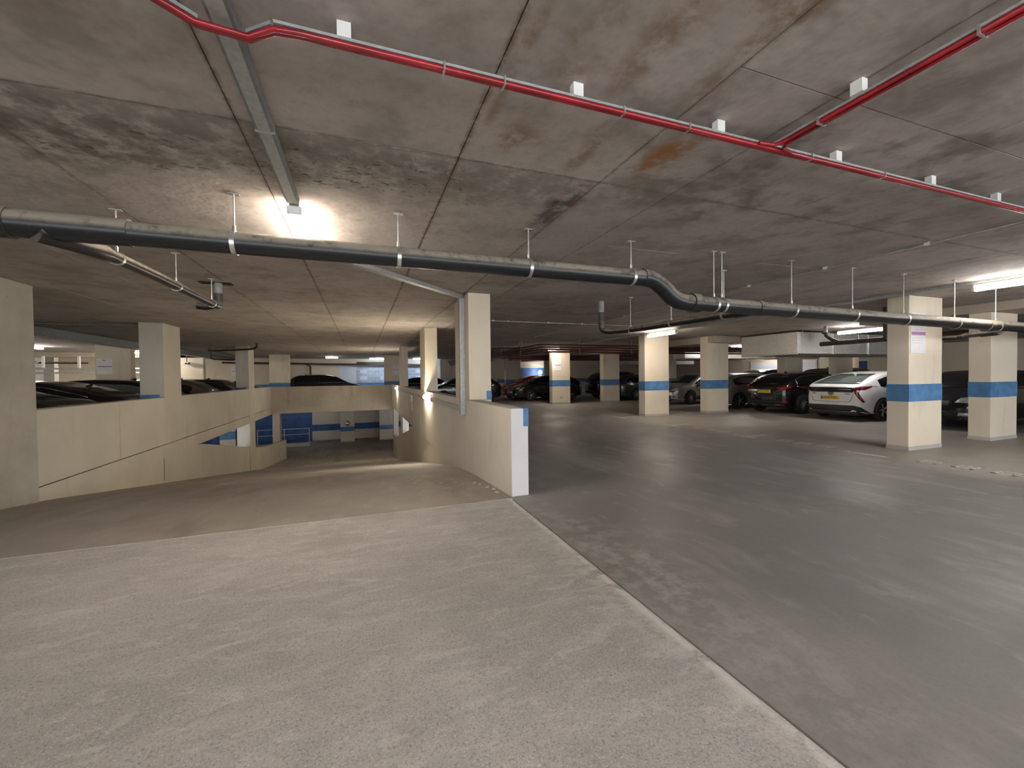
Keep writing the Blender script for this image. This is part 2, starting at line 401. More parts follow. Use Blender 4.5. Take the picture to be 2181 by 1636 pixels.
# outer walls
structure(B(X0, X1, Y1, Y1+.2, 0, CEIL).build('wall_back', 'cream_paint'), 'cream painted back wall of the deck')
structure(B(X0, -9, Y0-.2, Y0, 0, CEIL).box(19, X1, Y0-.2, Y0, 0, CEIL).box(-9, 19, Y0-.2, Y0, 2.6, CEIL).build('wall_front', 'cream_paint'), 'cream wall behind the viewer with an opening added for daylight')  # unseen opening, shaped to let soft daylight onto the foreground
structure(B(X0-.2, X0, Y0, Y1, 0, CEIL).build('wall_left', 'white_wall'), 'pale wall at the far left of the deck')
structure(B(X1, X1+.2, Y0, Y1, 0, CEIL).build('wall_right', 'cream_paint'), 'cream wall at the far right of the deck')
wb = bpy.data.objects['wall_back']
B(-9, 10.5, Y1-.006, Y1, .77, 1.07).build('painted_band', 'blue_paint', wb)['label'] = 'blue painted band'
B(10.5, 27, Y1-.006, Y1, .9, 1.22).build('painted_band', 'blue_paint', wb)['label'] = 'blue painted band'
# lower back wall, blue to the left
wl = structure(B(-15, 10, Y1-.001, Y1+.2, LOW-.15, -.22).build('wall_lower_back', 'cream_paint'), 'back wall of the lower level')
B(-15, -3.3, Y1-.012, Y1, LOW, -.3).build('painted_panel', 'deep_blue', wl)['label'] = 'deep blue painted stretch of wall'
B(-3.3, 10, Y1-.01, Y1, -2.28, -1.84).build('painted_band', 'deep_blue', wl)['label'] = 'deep blue painted band'
structure(B(-15.2, -15, 14, Y1, LOW, -.22).build('wall_lower_left', 'deep_blue'), 'blue wall of the lower level')
structure(B(10, 10.2, 14, Y1, LOW, -.22).build('wall_lower_right', 'cream_paint'), 'cream wall of the lower level')

# ------------------------------------------------------------------ ramp walls
def wall_left_ramp():
    root = MB()
    root.box(-4.77, XL+.025, 8.0, 25.35, -.12, 1.03)                      # parapet, slightly proud
    o = structure(root.build('wall_ramp_left', 'left_wall', None, .012), 'buff concrete parapet along the left of the ramp')
    B(-4.75, XL, 8.0, 25.3, -.46, -.142).build('slab_edge', 'left_wall', o)
    B(-4.74, XL-.03, 8.0, 25.3, -.142, -.12).build('shadow_gap', 'joint_dark', o)  # dark strip painting in the stained shadow line under the parapet
    # sloping upstand that follows the ramp, bending in at the foot
    path = [(XL, 8.0+.5*i) for i in range(28)]+[(XL+.02, 22.0), (XL+.08, 23.0), (XL+.2, 24.0), (XL+.38, 24.9), (XL+.62, 25.7)]
    v = []
    for i, (x, y) in enumerate(path):
        a = path[max(i-1, 0)]; b = path[min(i+1, len(path)-1)]; t = Vector((b[0]-a[0], b[1]-a[1])).normalized(); nx, ny = -t.y, t.x
        zt = min(ramp_z(y)+1.02, -.458)
        if y > 22.4: zt = max(zt, -2.12)
        zb = ramp_z(y)-.3
        v += [(x, y, zb), (x, y, zt), (x+nx*.2, y+ny*.2, zt), (x+nx*.2, y+ny*.2, zb)]
    n = len(path); f = [(i*4+j, i*4+(j+1) % 4, (i+1)*4+(j+1) % 4, (i+1)*4+j) for i in range(n-1) for j in range(4)]+[(0, 1, 2, 3), tuple(range((n-1)*4, n*4))[::-1]]
    MB().add(v, f).build('ramp_upstand', 'left_wall', o)
    # pour joint fins
    B(XL-.01, XL+.006, 12.36, 12.385, -1.0, -.46).build('pour_joint', 'sill_grey', o)
    B(XL-.01, XL+.028, 10.4, 10.408, -.12, 1.0).build('pour_joint', 'beam_concrete', o)
    return o
wall_left_ramp()
def wall_right_ramp():
    o = structure(B(XR, XR+.21, 4.70, 25.35, -.30, 1.055).build('wall_ramp_right', 'ramp_wall', None, .008), 'pale concrete parapet along the right of the ramp')
    v = []; ysr = [4.70+.4*i for i in range(51)]+[25.0]
    def row(y, x): 
        zt = min(ramp_z(y)+1.16, -.302); return [(x, y, ramp_z(y)-.3), (x, y, zt), (XR+.2, y, zt), (XR+.2, y, ramp_z(y)-.3)]
    for y in ysr: v += row(y, XR+.008 if y > 8.3 else XR-.006)
    for q in (25.1, 25.16, 25.19): v += row(q, XR+.008+.2*(q-25.0)/.2*.6)
    n = len(v)//4; f = [(i*4+j, i*4+(j+1) % 4, (i+1)*4+(j+1) % 4, (i+1)*4+j) for i in range(n-1) for j in range(4)]+[(0, 1, 2, 3), tuple(range((n-1)*4, n*4))[::-1]]
    MB().add(v, f).build('ramp_upstand', 'ramp_wall', o)
    B(XR-.004, XR+.214, 4.672, 4.70, -.02, 1.058).build('wall_end_face', 'white_end', o, .006)['label'] = 'whitewashed end of the parapet'
    B(XR+.15, XR+.219, 4.668, 4.86, .84, 1.06).build('painted_corner', 'blue_paint', o, .002)['label'] = 'blue painted corner patch'
    B(XR+.02, XR+.19, 8.0, 25.3, 1.055, 1.059).build('parapet_top', 'sill_grey', o)
    B(XR+.004, XR+.2, 4.74, 6.7, 1.055, 1.0585).build('parapet_top', 'skirt_grey', o)
    B(XR-.004, XR+.01, 13.0, 13.01, -.3, .3).build('pour_joint', 'sill_grey', o)
    return o
wall_right_ramp()
br = structure(B(-4.6, XR+.05, 25.2, 25.45, -.40, 1.02).build('wall_bridge', 'beam_concrete', None, .01), 'brown-stained concrete beam spanning the foot of the ramp')
B(-4.55, XR, 25.185, 25.2, -.42, -.12).build('lower_board_band', 'beam_concrete', br)
for x in (-2.5, -.05): B(x, x+.012, 25.194, 25.2, -.1, 1.0).build('pour_joint', 'sill_grey', br)
for i, (x, z) in enumerate(((-3.9, .35), (-3.2, .32), (-1.5, .34), (-.35, .37), (-2.3, .33))):
    MB().lathe([(.03, 0), (.03, -.012)], 10, 'y', (x, 25.2, z)).build('tie_hole', 'sill_grey', br)
structure(B(-4.55, -4.2, 25.5, 26.1, LOW, -.4).build('wall_post', 'beam_concrete'), 'concrete post under the left end of the ramp beam')
structure(B(XR+.03, XR+.3, 19.1, 20.1, -2.6, -.3).build('wall_post_right', 'ramp_wall'), 'concrete post in the opening of the right ramp wall')
structure(B(XR+.03, XR+.3, 24.6, 25.2, LOW, -.3).build('wall_post_corner', 'ramp_wall'), 'concrete post at the foot of the right ramp wall')

# ------------------------------------------------------------------ pillars
def pillar(x, y, label, w=1.03, d=.34, stripe=(.90, 1.22), mat='cream_paint', z0=0.0, z1=CEIL, group='cream pillars with a blue band', skirt=True, bandmat='blue_paint'):
    p = thing('pillar', label, 'pillar', (x, y, z0), 0, group)
    B(0, w, 0, d, 0, z1-z0-.002).build('shaft', mat, p, .008)
    e = .004
    if stripe: B(-e, w+e, -e, d+e, stripe[0]-z0, stripe[1]-z0).build('painted_band', bandmat, p)['label'] = 'blue painted band'
    if skirt: B(-e, w+e, -e, d+e, 0.001, .075).build('scuffed_base', 'skirt_grey', p)['label'] = 'grey scuffed foot'
    return p
pillar(9.40, 4.63, 'nearest cream pillar at the right, carrying a tall white notice')
pillar(12.18, 4.64, 'cream pillar at the right edge, behind the nearest pillar')
pillar(9.25, 11.93, 'cream pillar under a lit tube, next row behind the nearest pillar')
pillar(12.05, 11.95, 'cream pillar with a concrete beam on its head, left of the bronze hatchback')
p5 = pillar(9.18, 19.2, 'cream pillar with grey scuffs near its foot and a small notice')
pillar(12.33, 19.4, 'shaded cream pillar left of the graphite estate car')
pillar(9.08, 26.1, 'lit cream pillar behind the red car')
pillar(12.1, 26.3, 'pale pillar edge showing above the roof of the black crossover')
pillar(16.15, 12.0, 'pillar rising behind the black hatchback under the silver duct')
pillar(16.15, 19.3, 'far pillar behind the bronze hatchback')
pillar(19.2, 11.95, 'far pillar behind the white hybrid, nearest the big lit tube')
pillar(19.2, 19.3, 'far pillar seen left of the silver duct end')
pillar(22.3, 13.5, 'bright far pillar right of the blue door')
pillar(22.3, 11.0, 'farthest yellow-lit pillar beside the nearest pillar')
pillar(-9.03, 19.25, 'cream pillar with a notice beyond the left parapet')
pillar(-8.83, 26.1, 'cream pillar with a small camera hung before it')
pillar(-4.92, 27.0, 'pale pillar above the left end of the ramp beam')
pillar(1.37, 27.0, 'shaded pillar with a notice above the right end of the ramp beam', w=.92)
pillar(-15.4, 28.4, 'narrow brown pillar against the bright left wall', w=.42, mat='raw_column')
pillar(5.2, 31.6, 'white pillar far beyond the ramp openings', w=.5, mat='white_wall', stripe=None)
for sx, sz, r in ((.45, .33, .04), (.52, .3, .05), (.58, .35, .035), (.72, .3, .025), (.88, .29, .02)):
    MB().lathe([(r, 0), (r*.7, -.002)], 9, 'y', (sx, -.001, sz)).build('scuff_mark', 'skirt_grey', p5)
# columns standing in the ramp walls
def wall_column(x0, x1, y0, y1, z0, label, mat, stripe=None, band=None):
    p = thing('wall_column', label, 'column', (x0, y0, z0), 0, 'columns rising from the ramp walls')
    B(0, x1-x0, 0, y1-y0, 0, CEIL-z0-.002).build('shaft', mat, p, .01)
    if stripe: B(-.004, x1-x0-.1, -.004, .3, .62-z0, 1.10-z0).build('painted_band', 'blue_paint', p)['label'] = 'blue painted band'
    return p
wall_column(-5.05, XL+.07, 7.1, 8.1, -.6, 'grey raw concrete column at the left edge of the ramp', 'raw_column')
wall_column(-5.0, XL+.035, 12.42, 13.43, -.12, 'buff concrete column midway along the left parapet', 'left_wall', True)
wall_column(-5.0, XL+.035, 20.55, 21.5, -2.9, 'farthest buff column of the left parapet', 'left_wall', True)
c1 = wall_column(XR, 2.075, 6.73, 7.78, 1.0585, 'nearest cream column on the right parapet with grey trunking', 'cream_paint')
B(.21, .386, -.002, 1.05, -1.0585, -.002).build('column_foot', 'cream_paint', c1)
B(.3, .39, -.006, .3, .0, .15).build('painted_patch', 'blue_paint', c1)['label'] = 'worn pale blue patch'
wall_column(XR, 2.04, 11.75, 12.76, 1.0595, 'middle cream column on the right parapet', 'cream_paint')
wall_column(XR, 1.98, 19.0, 20.05, 1.0595, 'farthest cream column on the right parapet', 'cream_paint')
# lower pillars
g = 'lower level pillars with a blue band'
pl = pillar(-1.38, 30.6, 'lower level pillar with a round mirror', w=.9, d=.5, stripe=(-2.2, -1.9), z0=LOW, z1=-.3, group=g)
pillar(1.17, 30.6, 'lower level pillar beside the foot of the right ramp wall', w=.95, d=.5, stripe=(-2.2, -1.9), z0=LOW, z1=-.3, group=g)
pillar(-7.4, 27.0, 'lower level pillar seen through the triangular opening', w=.75, d=.4, stripe=(-1.9, -1.45), z0=LOW, z1=-.3, group=g)
mr = thing('convex_mirror', 'round convex traffic mirror on the lower pillar', 'mirror', (-.93, 30.58, -1.66))
MB().lathe([(.15, 0), (.14, -.03), (.11, -.06), (.06, -.08), (.01, -.086)], 24).build('mirror_dome', 'mirror', mr)
MB().lathe([(.155, .015), (.165, .0), (.165, -.012), (.15, -.012)], 24).build('rim', 'trim_black', mr)
# downstand beams
def beam(x0, x1, y0, y1, z0, label, mat='beam_concrete'):
    o = B(x0, x1, y0, y1, z0, CEIL-.002).build('trim_beam', mat, None, .008); return structure(o, label)
beam(12.08, 13.4, 11.7, 31, 2.60, 'concrete beam running away over the pillar beside the bronze hatchback')
beam(12.1, 13.35, -6.5, 7.0, 2.66, 'concrete beam over the pillar at the right edge')
beam(-8.0, -7.62, 5, 31, 2.62, 'grey beam over the left parking row', 'galv_dark')
beam(-16.5, -8, 26.1, 26.4, 2.6, 'cross beam over the far left parking row')

# block panel in the back wall, lit from outside
def blockwork(x0, x1, z0, z1, name):
    back = structure(B(x0, x1, Y1-.03, Y1-.007, z0, z1).build(name, 'block_white'), 'pale blockwork panel in the back wall '+('left of the shaded pillar' if x0 < 2 else 'seen between the wall columns'))
    bw, bh, j = .44, .215, .03; r = 0; z = z0; cache = {}
    while z+bh <= z1+.001:
        x = x0-(.235 if r % 2 else 0)
        while x < x1:
            a, b = max(x, x0), min(x+bw, x1)
            if b-a > .08:
                k = round(b-a, 3)
                mk = 'block_white' if random.random() < .22 else 'block_grey'
                if (k, mk) not in cache: cache[(k, mk)] = B(0, k, -.012, .0, 0, bh).mesh('block', mk)
                o = bpy.data.objects.new('block', cache[(k, mk)]); COL.objects.link(o); o.parent = back; o.location = (a, Y1-.03, z+random.uniform(-.002, .002))
            x += bw+j
        z += bh+j; r += 1
blockwork(-.28, 1.62, 1.08, 2.5, 'trim_1')
blockwork(2.3, 5.0, 1.08, 2.5, 'trim_2')
B(-1.5, -.3, Y1-.02, Y1-.008, 1.08, 2.5).build('painted_panel', 'block_white', wb)['label'] = 'bluish white painted stretch'
B(-.3, 1.65, Y1-.05, Y1-.031, 2.5, 2.62).build('lintel', 'rust_pipe', wb)

# ------------------------------------------------------------------ lamps
def batten(x, y, label, length=1.25, axis='y', z=CEIL, glow='tube_glow', drop=.0, w=.105, group='tube lights on the soffit'):
    L = thing('tube_light', label, 'light', (x, y, z-drop), 0 if axis == 'y' else -math.pi/2, group)
    B(-w*.34, w*.34, -.03, length+.03, -.05, -.002).build('housing', 'grey_plastic', L)
    prof = [(w/2*math.cos(q), -.0505-.055*math.sin(q)) for q in [math.pi*i/8 for i in range(9)]]
    d = MB().prism(prof, 0, length, 1); d.smooth = True
    d.build('diffuser', glow, L)
    B(-w*.5, w*.5, -.03, 0, -.104, -.05).build('end_cap', 'white_plastic', L); B(-w*.5, w*.5, length, length+.03, -.104, -.05).build('end_cap', 'white_plastic', L)
    if drop:
        for q in (.2, length-.2): T([(0, q, 0), (0, q, drop)], .006, 8).build('hanger_rod', 'zinc', L)
    return L
batten(-.47, 3.68, 'lit tube light on the soffit above the ramp head, behind the black drain pipe')
batten(9.0, 2.35, 'lit tube light at the right edge above the empty bays', glow='tube_glow_cool', z=CEIL-.058)
batten(9.0, 10.15, 'lit tube light over the second pillar of the right row', z=CEIL-.058)
batten(9.0, 17.9, 'lit tube light at the head of the scuffed pillar', z=CEIL-.058)
batten(13.9, 7.35, 'lit tube light hung before the silver duct', drop=.12, glow='tube_glow_cool')
batten(20.8, 12.7, 'small far lit tube light above the blue door', axis='x')
batten(-12.1, 21.0, 'bright tube light over the far left cars', glow='tube_glow_strong')
batten(-12.5, 28.0, 'added tube light brightening the far left wall', glow='tube_glow_strong')  # extra lamp put in to brighten the far left wall
batten(-13.5, 14.5, 'added tube light brightening the far left row', glow='tube_glow_strong')  # another added lamp, lifts the light over the far left
batten(-10.2, 24.4, 'tube light glimpsed beside the buff middle column', glow='tube_glow_strong')
batten(-2.1, 29.2, 'small tilted-looking lamp far beyond the ramp beam', length=.7, axis='x', glow='tube_glow_cool')
batten(.6, 30.9, 'far cool lamp washing the pale blockwork', axis='x', glow='tube_glow_blue')
batten(3.6, 30.9, 'far cool lamp washing the right blockwork', axis='x', glow='tube_glow_blue')
batten(-.47, -3.6, 'tube light behind the viewer over the apron', glow='tube_glow_cool', z=CEIL-.058)
batten(-.47, -.9, 'added fill tube light just behind the viewer', glow='tube_glow_cool', z=CEIL-.058)  # unseen extra lamp that flattens contrast in the foreground
batten(9.0, -4.9, 'tube light behind the viewer over the right bays', glow='tube_glow_cool', z=CEIL-.058)
batten(4.6, -1.6, 'added fill tube light behind the viewer over the aisle', glow='tube_glow_cool')  # out of view, added to fill the near aisle with light
batten(4.6, -5.0, 'added fill tube light by the opening behind the viewer', glow='tube_glow_cool')  # added out of view as more fill for the foreground
batten(-9.5, 11.0, 'tube light over the near left parking row', glow='tube_glow_cool')
batten(-9.5, 3.0, 'tube light left of the ramp head', glow='tube_glow_cool')
batten(-3.5, 29.8, 'lamp on the lower level washing the blue wall', z=-.3, glow='low_glow', length=.9, axis='x')
batten(-8.0, 29.0, 'lamp on the lower level behind the triangular opening', z=-.3, glow='low_glow')
batten(4.5, 24.0, 'lamp on the lower level right of the ramp', z=-.3, glow='low_glow')
batten(23.5, 18.0, 'added fill tube light over the far right row', glow='tube_glow_cool')  # added to brighten the background at the far right
batten(17.6, 14.6, 'added fill tube light over the back of the bronze hatchback', glow='tube_glow_cool')  # fill lamp added for the background behind the cars
def wall_lamp(y, label):
    L = thing('bulkhead_light', label, 'light', (XR-.002, y, .90), 0, 'bulkhead lights on the right ramp wall')
    n = 12; prof = [(0.0-.075*math.sin(math.pi*i/n), .06*math.cos(math.pi*i/n)) for i in range(n+1)]
    d = MB(); d.smooth = True; stations = [(0, .6), (.06, .9), (.15, 1), (.95, 1), (1.04, .9), (1.1, .6)]
    v = [(px*k, yy, pz*k) for yy, k in stations for px, pz in prof]; m = n+1
    f = [(i*m+j, i*m+j+1, (i+1)*m+j+1, (i+1)*m+j) for i in range(len(stations)-1) for j in range(n)]+[tuple(range(m)), tuple(range((len(stations)-1)*m, len(stations)*m))]
    d.add(v, f).build('diffuser', 'bulkhead_glow', L)
    B(-.02, 0, -.02, 1.12, -.07, .07).build('back_plate', 'white_plastic', L)
    B(-.05, 0, -.2, -.06, -.03, .03).build('gland_box', 'white_plastic', L)
wall_lamp(10.75, 'nearer lit bulkhead light on the right ramp wall')
wall_lamp(20.9, 'farther lit bulkhead light at the end of the right ramp wall')
sb = thing('switch_box', 'small white switch box on the right ramp wall', 'switch', (XR, 14.85, .62))
B(-.06, 0, 0, .35, 0, .2).build('box', 'white_plastic', sb, .008); B(-.066, -.06, .12, .22, .06, .14).build('rocker', 'trim_black', sb)
T([(-.01, .17, 0), (-.01, .17, -.35)], .012, 8).build('conduit', 'white_plastic', sb)

# ------------------------------------------------------------------ trunking, conduits, cable runs
tr = thing('cable_trunking', 'galvanised trunking running overhead to the lit tube', 'trunking', (-.47, 0, CEIL))
B(-.045, .045, -5.5, 3.60, -.05, -.002).build('channel', 'galv_dark', tr, .003)
B(-.03, .03, -5.5, 3.58, -.056, -.05).build('lid', 'galv', tr)
for y in (-2.2, 0.1, 2.6): B(-.048, .048, y, y+.012, -.0575, -.002).build('joint_cover', 'zinc', tr)
t2 = thing('cable_trunking', 'grey trunking slanting across the soffit to the nearest wall column', 'trunking', (0, 0, 0))
MB().bar((-.40, 4.98, CEIL-.03), (1.64, 6.98, CEIL-.03), .09, .055).build('channel', 'galv', t2)
MB().box(1.60, 1.688, 6.98, 7.10, .80, CEIL-.003).build('riser', 'galv', t2, .003)
MB().box(1.652, 1.688, 7.14, 7.36, .93, CEIL-.003).build('riser_backing', 'cream_paint', t2, .003)
MB().box(1.645, 1.688, 7.10, 10.5, .845, .93).build('wall_run', 'galv', t2, .003)
MB().box(1.66, 1.688, 12.0, 20.6, .85, .90).build('wall_run', 'galv', t2, .003)
t3 = thing('cable_trunking', 'long grey trunking over the right row of tube lights', 'trunking', (9.0, 0, CEIL))
B(-.04, .04, -5, 30, -.05, -.002).build('channel', 'galv', t3, .003)
for y in (1.2, 5.9, 8.3, 14.3): B(-.044, .044, y, y+.02, -.054, -.002).build('joint_cover', 'zinc', t3)

def red_run():
    r = thing('cable_run', 'pair of red fire cables clipped along a grey rail across the soffit', 'cable', (0, 0, 0))
    path = [(-3.2, 1.74), (-.66, 1.76), (-.55, 1.845), (-.38, 1.86), (-.285, 1.79), (-.2, 1.78), (8.9, 1.78)]
    z = CEIL-.088
    def off(dy, dz): return [(x, y+dy, z+dz) for x, y in path]
    T(off(-.010, -.003), .0105, 10).build('cable', 'red_cable', r); T(off(.012, 0), .0105, 10).build('cable', 'red_cable', r)
    B(-3.2, -.66, 1.735, 1.79, z+.011, z+.023).build('rail_channel', 'galv', r); B(-.285, 8.9, 1.765, 1.803, z+.011, z+.023).build('rail_channel', 'galv', r)
    MB().bar((-.66, 1.765, z+.018), (-.55, 1.85, z+.018), .035, .014).build('rail_channel', 'galv', r); MB().bar((-.38, 1.865, z+.018), (-.285, 1.79, z+.018), .035, .014).build('rail_channel', 'galv', r)
    # branch
    b = thing('cable_run', 'red fire cables branching back toward the viewer', 'cable', (0, 0, 0))
    pb = [(2.30, -6.0), (2.30, 1.70), (2.33, 1.745), (2.42, 1.765)]
    T([(x, y, z-.004) for x, y in pb], .0105, 10).build('cable', 'red_cable', b)
    T([(2.275, -6.0, z), (2.275, 1.70, z), (2.25, 1.74, z), (2.15, 1.753, z)], .0105, 10).build('cable', 'red_cable', b)
    B(2.262, 2.30, -6.0, 1.76, z+.011, z+.023).build('rail_channel', 'galv', b)
    return r, b
rr, rb = red_run()
def fixing(x, y, parent, s=1.0, rz=0):
    o = bpy.data.objects.new('spacer_block', FIX); COL.objects.link(o); o.parent = parent; o.location = (x, y, CEIL-.051); o.rotation_euler = (0, 0, rz); o.scale = (s, s, 1)
FIX = B(-.026, .026, -.02, .02, -.0135, .05).mesh('spacer_block', 'white_plastic')
for x in (-1.3, -.04, 1.0, 1.89, 2.86, 3.87, 4.74, 5.7, 6.7): fixing(x, 1.79, rr)
for y in (1.32, .2, -1.0): fixing(2.27, y, rb, 1, math.pi/2)
for x in (.35, .62, 1.25, 1.66, 2.6, 3.3): MB().box(x, x+.008, 1.757, 1.806, CEIL-.102, CEIL-.064).build('cable_clip', 'zinc', rr)
for y in (.9, 1.5): MB().box(2.255, 2.318, y, y+.008, CEIL-.104, CEIL-.064).build('cable_clip', 'zinc', rb)

def conduit(path, label, r=.0105, clips=()):
    c = thing('conduit', label, 'conduit', (0, 0, 0))
    T(path, r, 10).build('tube', 'zinc', c)
    for p in clips: B(p[0]-.02, p[0]+.02, p[1]-.02, p[1]+.02, CEIL-.032, CEIL-.002).build('saddle', 'white_plastic', c)
    return c
conduit([(5.79, -5, CEIL-.02), (5.79, 13.5, CEIL-.02)], 'thin steel conduit running away over the right aisle', clips=[(5.79, y) for y in (2.7, 3.75, 4.9, 6.4, 8.2)])
conduit([(2.1, 9.84, CEIL-.02), (7.2, 9.84, CEIL-.02)], 'thin steel conduit crossing right of the nearest wall column', clips=[(x, 9.84) for x in (3.1, 3.5, 4.6, 5.6)])
conduit([(-7.6, 13.1, CEIL-.02), (-4.9, 13.05, CEIL-.02)], 'thin steel conduit left of the buff middle column')
conduit([(-7.6, 20.7, CEIL-.02), (-4.9, 20.68, CEIL-.02)], 'thin steel conduit behind the buff middle column')

# ------------------------------------------------------------------ drain pipes
def hanger(parent, x, y, zp, r, axis='x'):
    T([(x, y, zp+r), (x, y, CEIL-.004)], .006, 8).build('hanger_rod', 'zinc', parent)
    B(x-.04, x+.04, y-.02, y+.02, CEIL-.01, CEIL-.001).build('foot_plate', 'zinc', parent)
    c = MB(); n = 28; v = []; w = .016
    for q in [2*math.pi*i/n for i in range(n)]:
        for rr_, d in ((r+.001, -w), (r+.006, -w), (r+.006, w), (r+.001, w)):
            v.append((x+d, y+rr_*math.cos(q), zp+rr_*math.sin(q)) if axis == 'x' else (x+rr_*math.cos(q), y+d, zp+rr_*math.sin(q)))
    f = [(i*4+j, i*4+(j+1) % 4, ((i+1) % n)*4+(j+1) % 4, ((i+1) % n)*4+j) for i in range(n) for j in range(4)]
    c.add(v, f); c.smooth = True
    k = c.build('clamp', 'zinc', parent)
    T([(x, y, zp+r), (x, y, zp+r+.045)], .012, 8).build('boss', 'zinc', k)
def main_pipe():
    p = thing('drain_pipe', 'large black drain pipe hanging across the whole view', 'pipe', (0, 0, 0))
    Y = 3.67; r = .083; z0, z1 = 2.475, 2.245
    T([(-6.5, Y, 2.50), (-1.0, Y, 2.48), (2.86, Y, z0)], r, 28).build('pipe_run', 'pipe', p)
    bend = [(2.84, Y, z0), (2.93, Y, z0-.004), (3.0, Y, z0-.03), (3.09, Y, z0-.085), (3.19, Y, z1+.06), (3.27, Y, z1+.02), (3.36, Y, z1+.002), (3.5, Y, z1)]
    T(bend, r+.006, 28).build('double_bend', 'pipe', p)
    T([(3.48, Y, z1), (7.0, Y, 2.205), (15.0, Y, 2.16)], r, 28).build('pipe_run', 'pipe', p)
    for a, b, k in ((-2.20, -2.12, .018), (-2.12, -1.50, .010), (2.82, 2.88, .010), (3.46, 3.56, .024), (4.45, 4.52, .008), (9.45, 9.56, .010)):
        zz = z0+.006 if a < 2.9 else 2.245-(a-3.5)*.0114
        if a < -1: zz = 2.486
        T([(a, Y, zz), (b, Y, zz)], r+k, 28).build('coupling', 'pipe', p)
    for x in (-.88, .32, 1.52, 2.68): hanger(p, x, Y, 2.478, r)
    for x in (3.80, 3.92, 5.05, 6.2, 7.31, 8.58, 9.75): hanger(p, x, Y, 2.245-(x-3.5)*.0114, r)
    return p
main_pipe()
def branch_left():
    p = thing('drain_pipe', 'thin black branch pipe running off the large pipe at the left', 'pipe', (0, 0, 0)); r = .05
    T([(-1.98, 3.62, 2.42), (-1.87, 3.78, 2.415), (-1.85, 4.1, 2.44)], r+.012, 20).build('branch_socket', 'pipe', p)
    T([(-1.85, 4.0, 2.44), (-1.88, 5.0, 2.475), (-1.93, 6.98, 2.51)], r, 20).build('pipe_run', 'pipe', p)
    T([(-1.93, 6.9, 2.508), (-1.93, 7.08, 2.515), (-1.93, 7.13, 2.54), (-1.93, 7.14, 2.6)], r+.006, 20).build('elbow', 'pipe', p)
    T([(-1.93, 7.14, 2.58), (-1.93, 7.14, 2.70)], r+.008, 20).build('boot', 'pipe', p)
    T([(-1.93, 7.14, 2.70), (-1.93, 7.14, CEIL-.002)], r+.002, 20).build('stub', 'grey_plastic', p)
    T([(-1.93, 7.0, 2.50), (-2.05, 7.02, 2.48), (-2.15, 7.03, 2.495)], [.04, .045, .052], 18).build('cleaning_eye', 'pipe', p)
    MB().box(-2.16, -1.75, 7.06, 7.24, CEIL-.004, CEIL-.001).build('slot_edge', 'arch_black', p)
    for x, y, z in ((-1.862, 4.31, 2.451), (-1.897, 5.58, 2.487), (-1.928, 6.85, 2.508)): hanger(p, x, y, z, r, 'y')
branch_left()
def branch_right():
    p = thing('drain_pipe', 'thin black branch pipe with a grey stub at the centre right', 'pipe', (0, 0, 0)); r = .05
    T([(4.30, 6.82, 2.62), (4.30, 6.82, CEIL-.002)], r+.002, 20).build('stub', 'grey_plastic', p)
    T([(4.30, 6.82, 2.64), (4.30, 6.82, 2.36), (4.31, 6.80, 2.31), (4.35, 6.74, 2.275), (4.42, 6.64, 2.265)], r+.004, 20).build('elbow', 'pipe', p)
    T([(4.40, 6.66, 2.265), (4.55, 6.42, 2.265), (4.61, 6.1, 2.263), (4.63, 3.75, 2.235)], r, 20).build('pipe_run', 'pipe', p)
    T([(4.63, 4.1, 2.24), (4.60, 3.82, 2.235), (4.5, 3.67, 2.23)], r+.01, 20).build('branch_socket', 'pipe', p)
    for y, x, z in ((6.3, 4.58, 2.264), (5.3, 4.617, 2.254), (4.3, 4.626, 2.242)): hanger(p, x, y, z, r, 'y')
branch_right()
def iron_pipe():
    p = thing('drain_pipe', 'rusty iron waste pipe with a drop, before the silver duct', 'pipe', (0, 0, 0))
    T([(13.32, 8.75, 2.33), (13.32, 3.2, 2.36)], .068, 18).build('pipe_run', 'rust_pipe', p)
    T([(13.32, 8.25, 2.35), (13.25, 8.42, 2.46), (13.17, 8.5, 2.56), (13.17, 8.52, 2.66)], .05, 16).build('swept_tee', 'rust_pipe', p)
    T([(13.17, 8.52, 2.62), (13.17, 8.52, 2.66)], .085, 18).build('collar', 'rust_pipe', p)
    T([(13.17, 8.52, 2.66), (13.17, 8.52, CEIL-.004)], .05, 16).build('stub', 'grey_plastic', p)
iron_pipe()
def branch_far_right():
    p = thing('drain_pipe', 'thin black branch pipe joining the large pipe at the right edge', 'pipe', (0, 0, 0)); r = .045
    T([(10.15, 3.76, 2.105), (10.2, 4.2, 2.09), (10.55, 4.45, 2.085), (10.62, 5.5, 2.10), (10.63, 5.62, 2.14), (10.63, 5.65, 2.24), (10.63, 5.65, CEIL-.003)], r, 16).build('pipe_run', 'pipe', p)
    T([(10.0, 3.70, 2.12), (10.16, 3.8, 2.105), (10.18, 4.0, 2.098)], r+.012, 16).build('branch_socket', 'pipe', p)
    hanger(p, 10.585, 4.98, 2.0925, r, 'y')
branch_far_right()
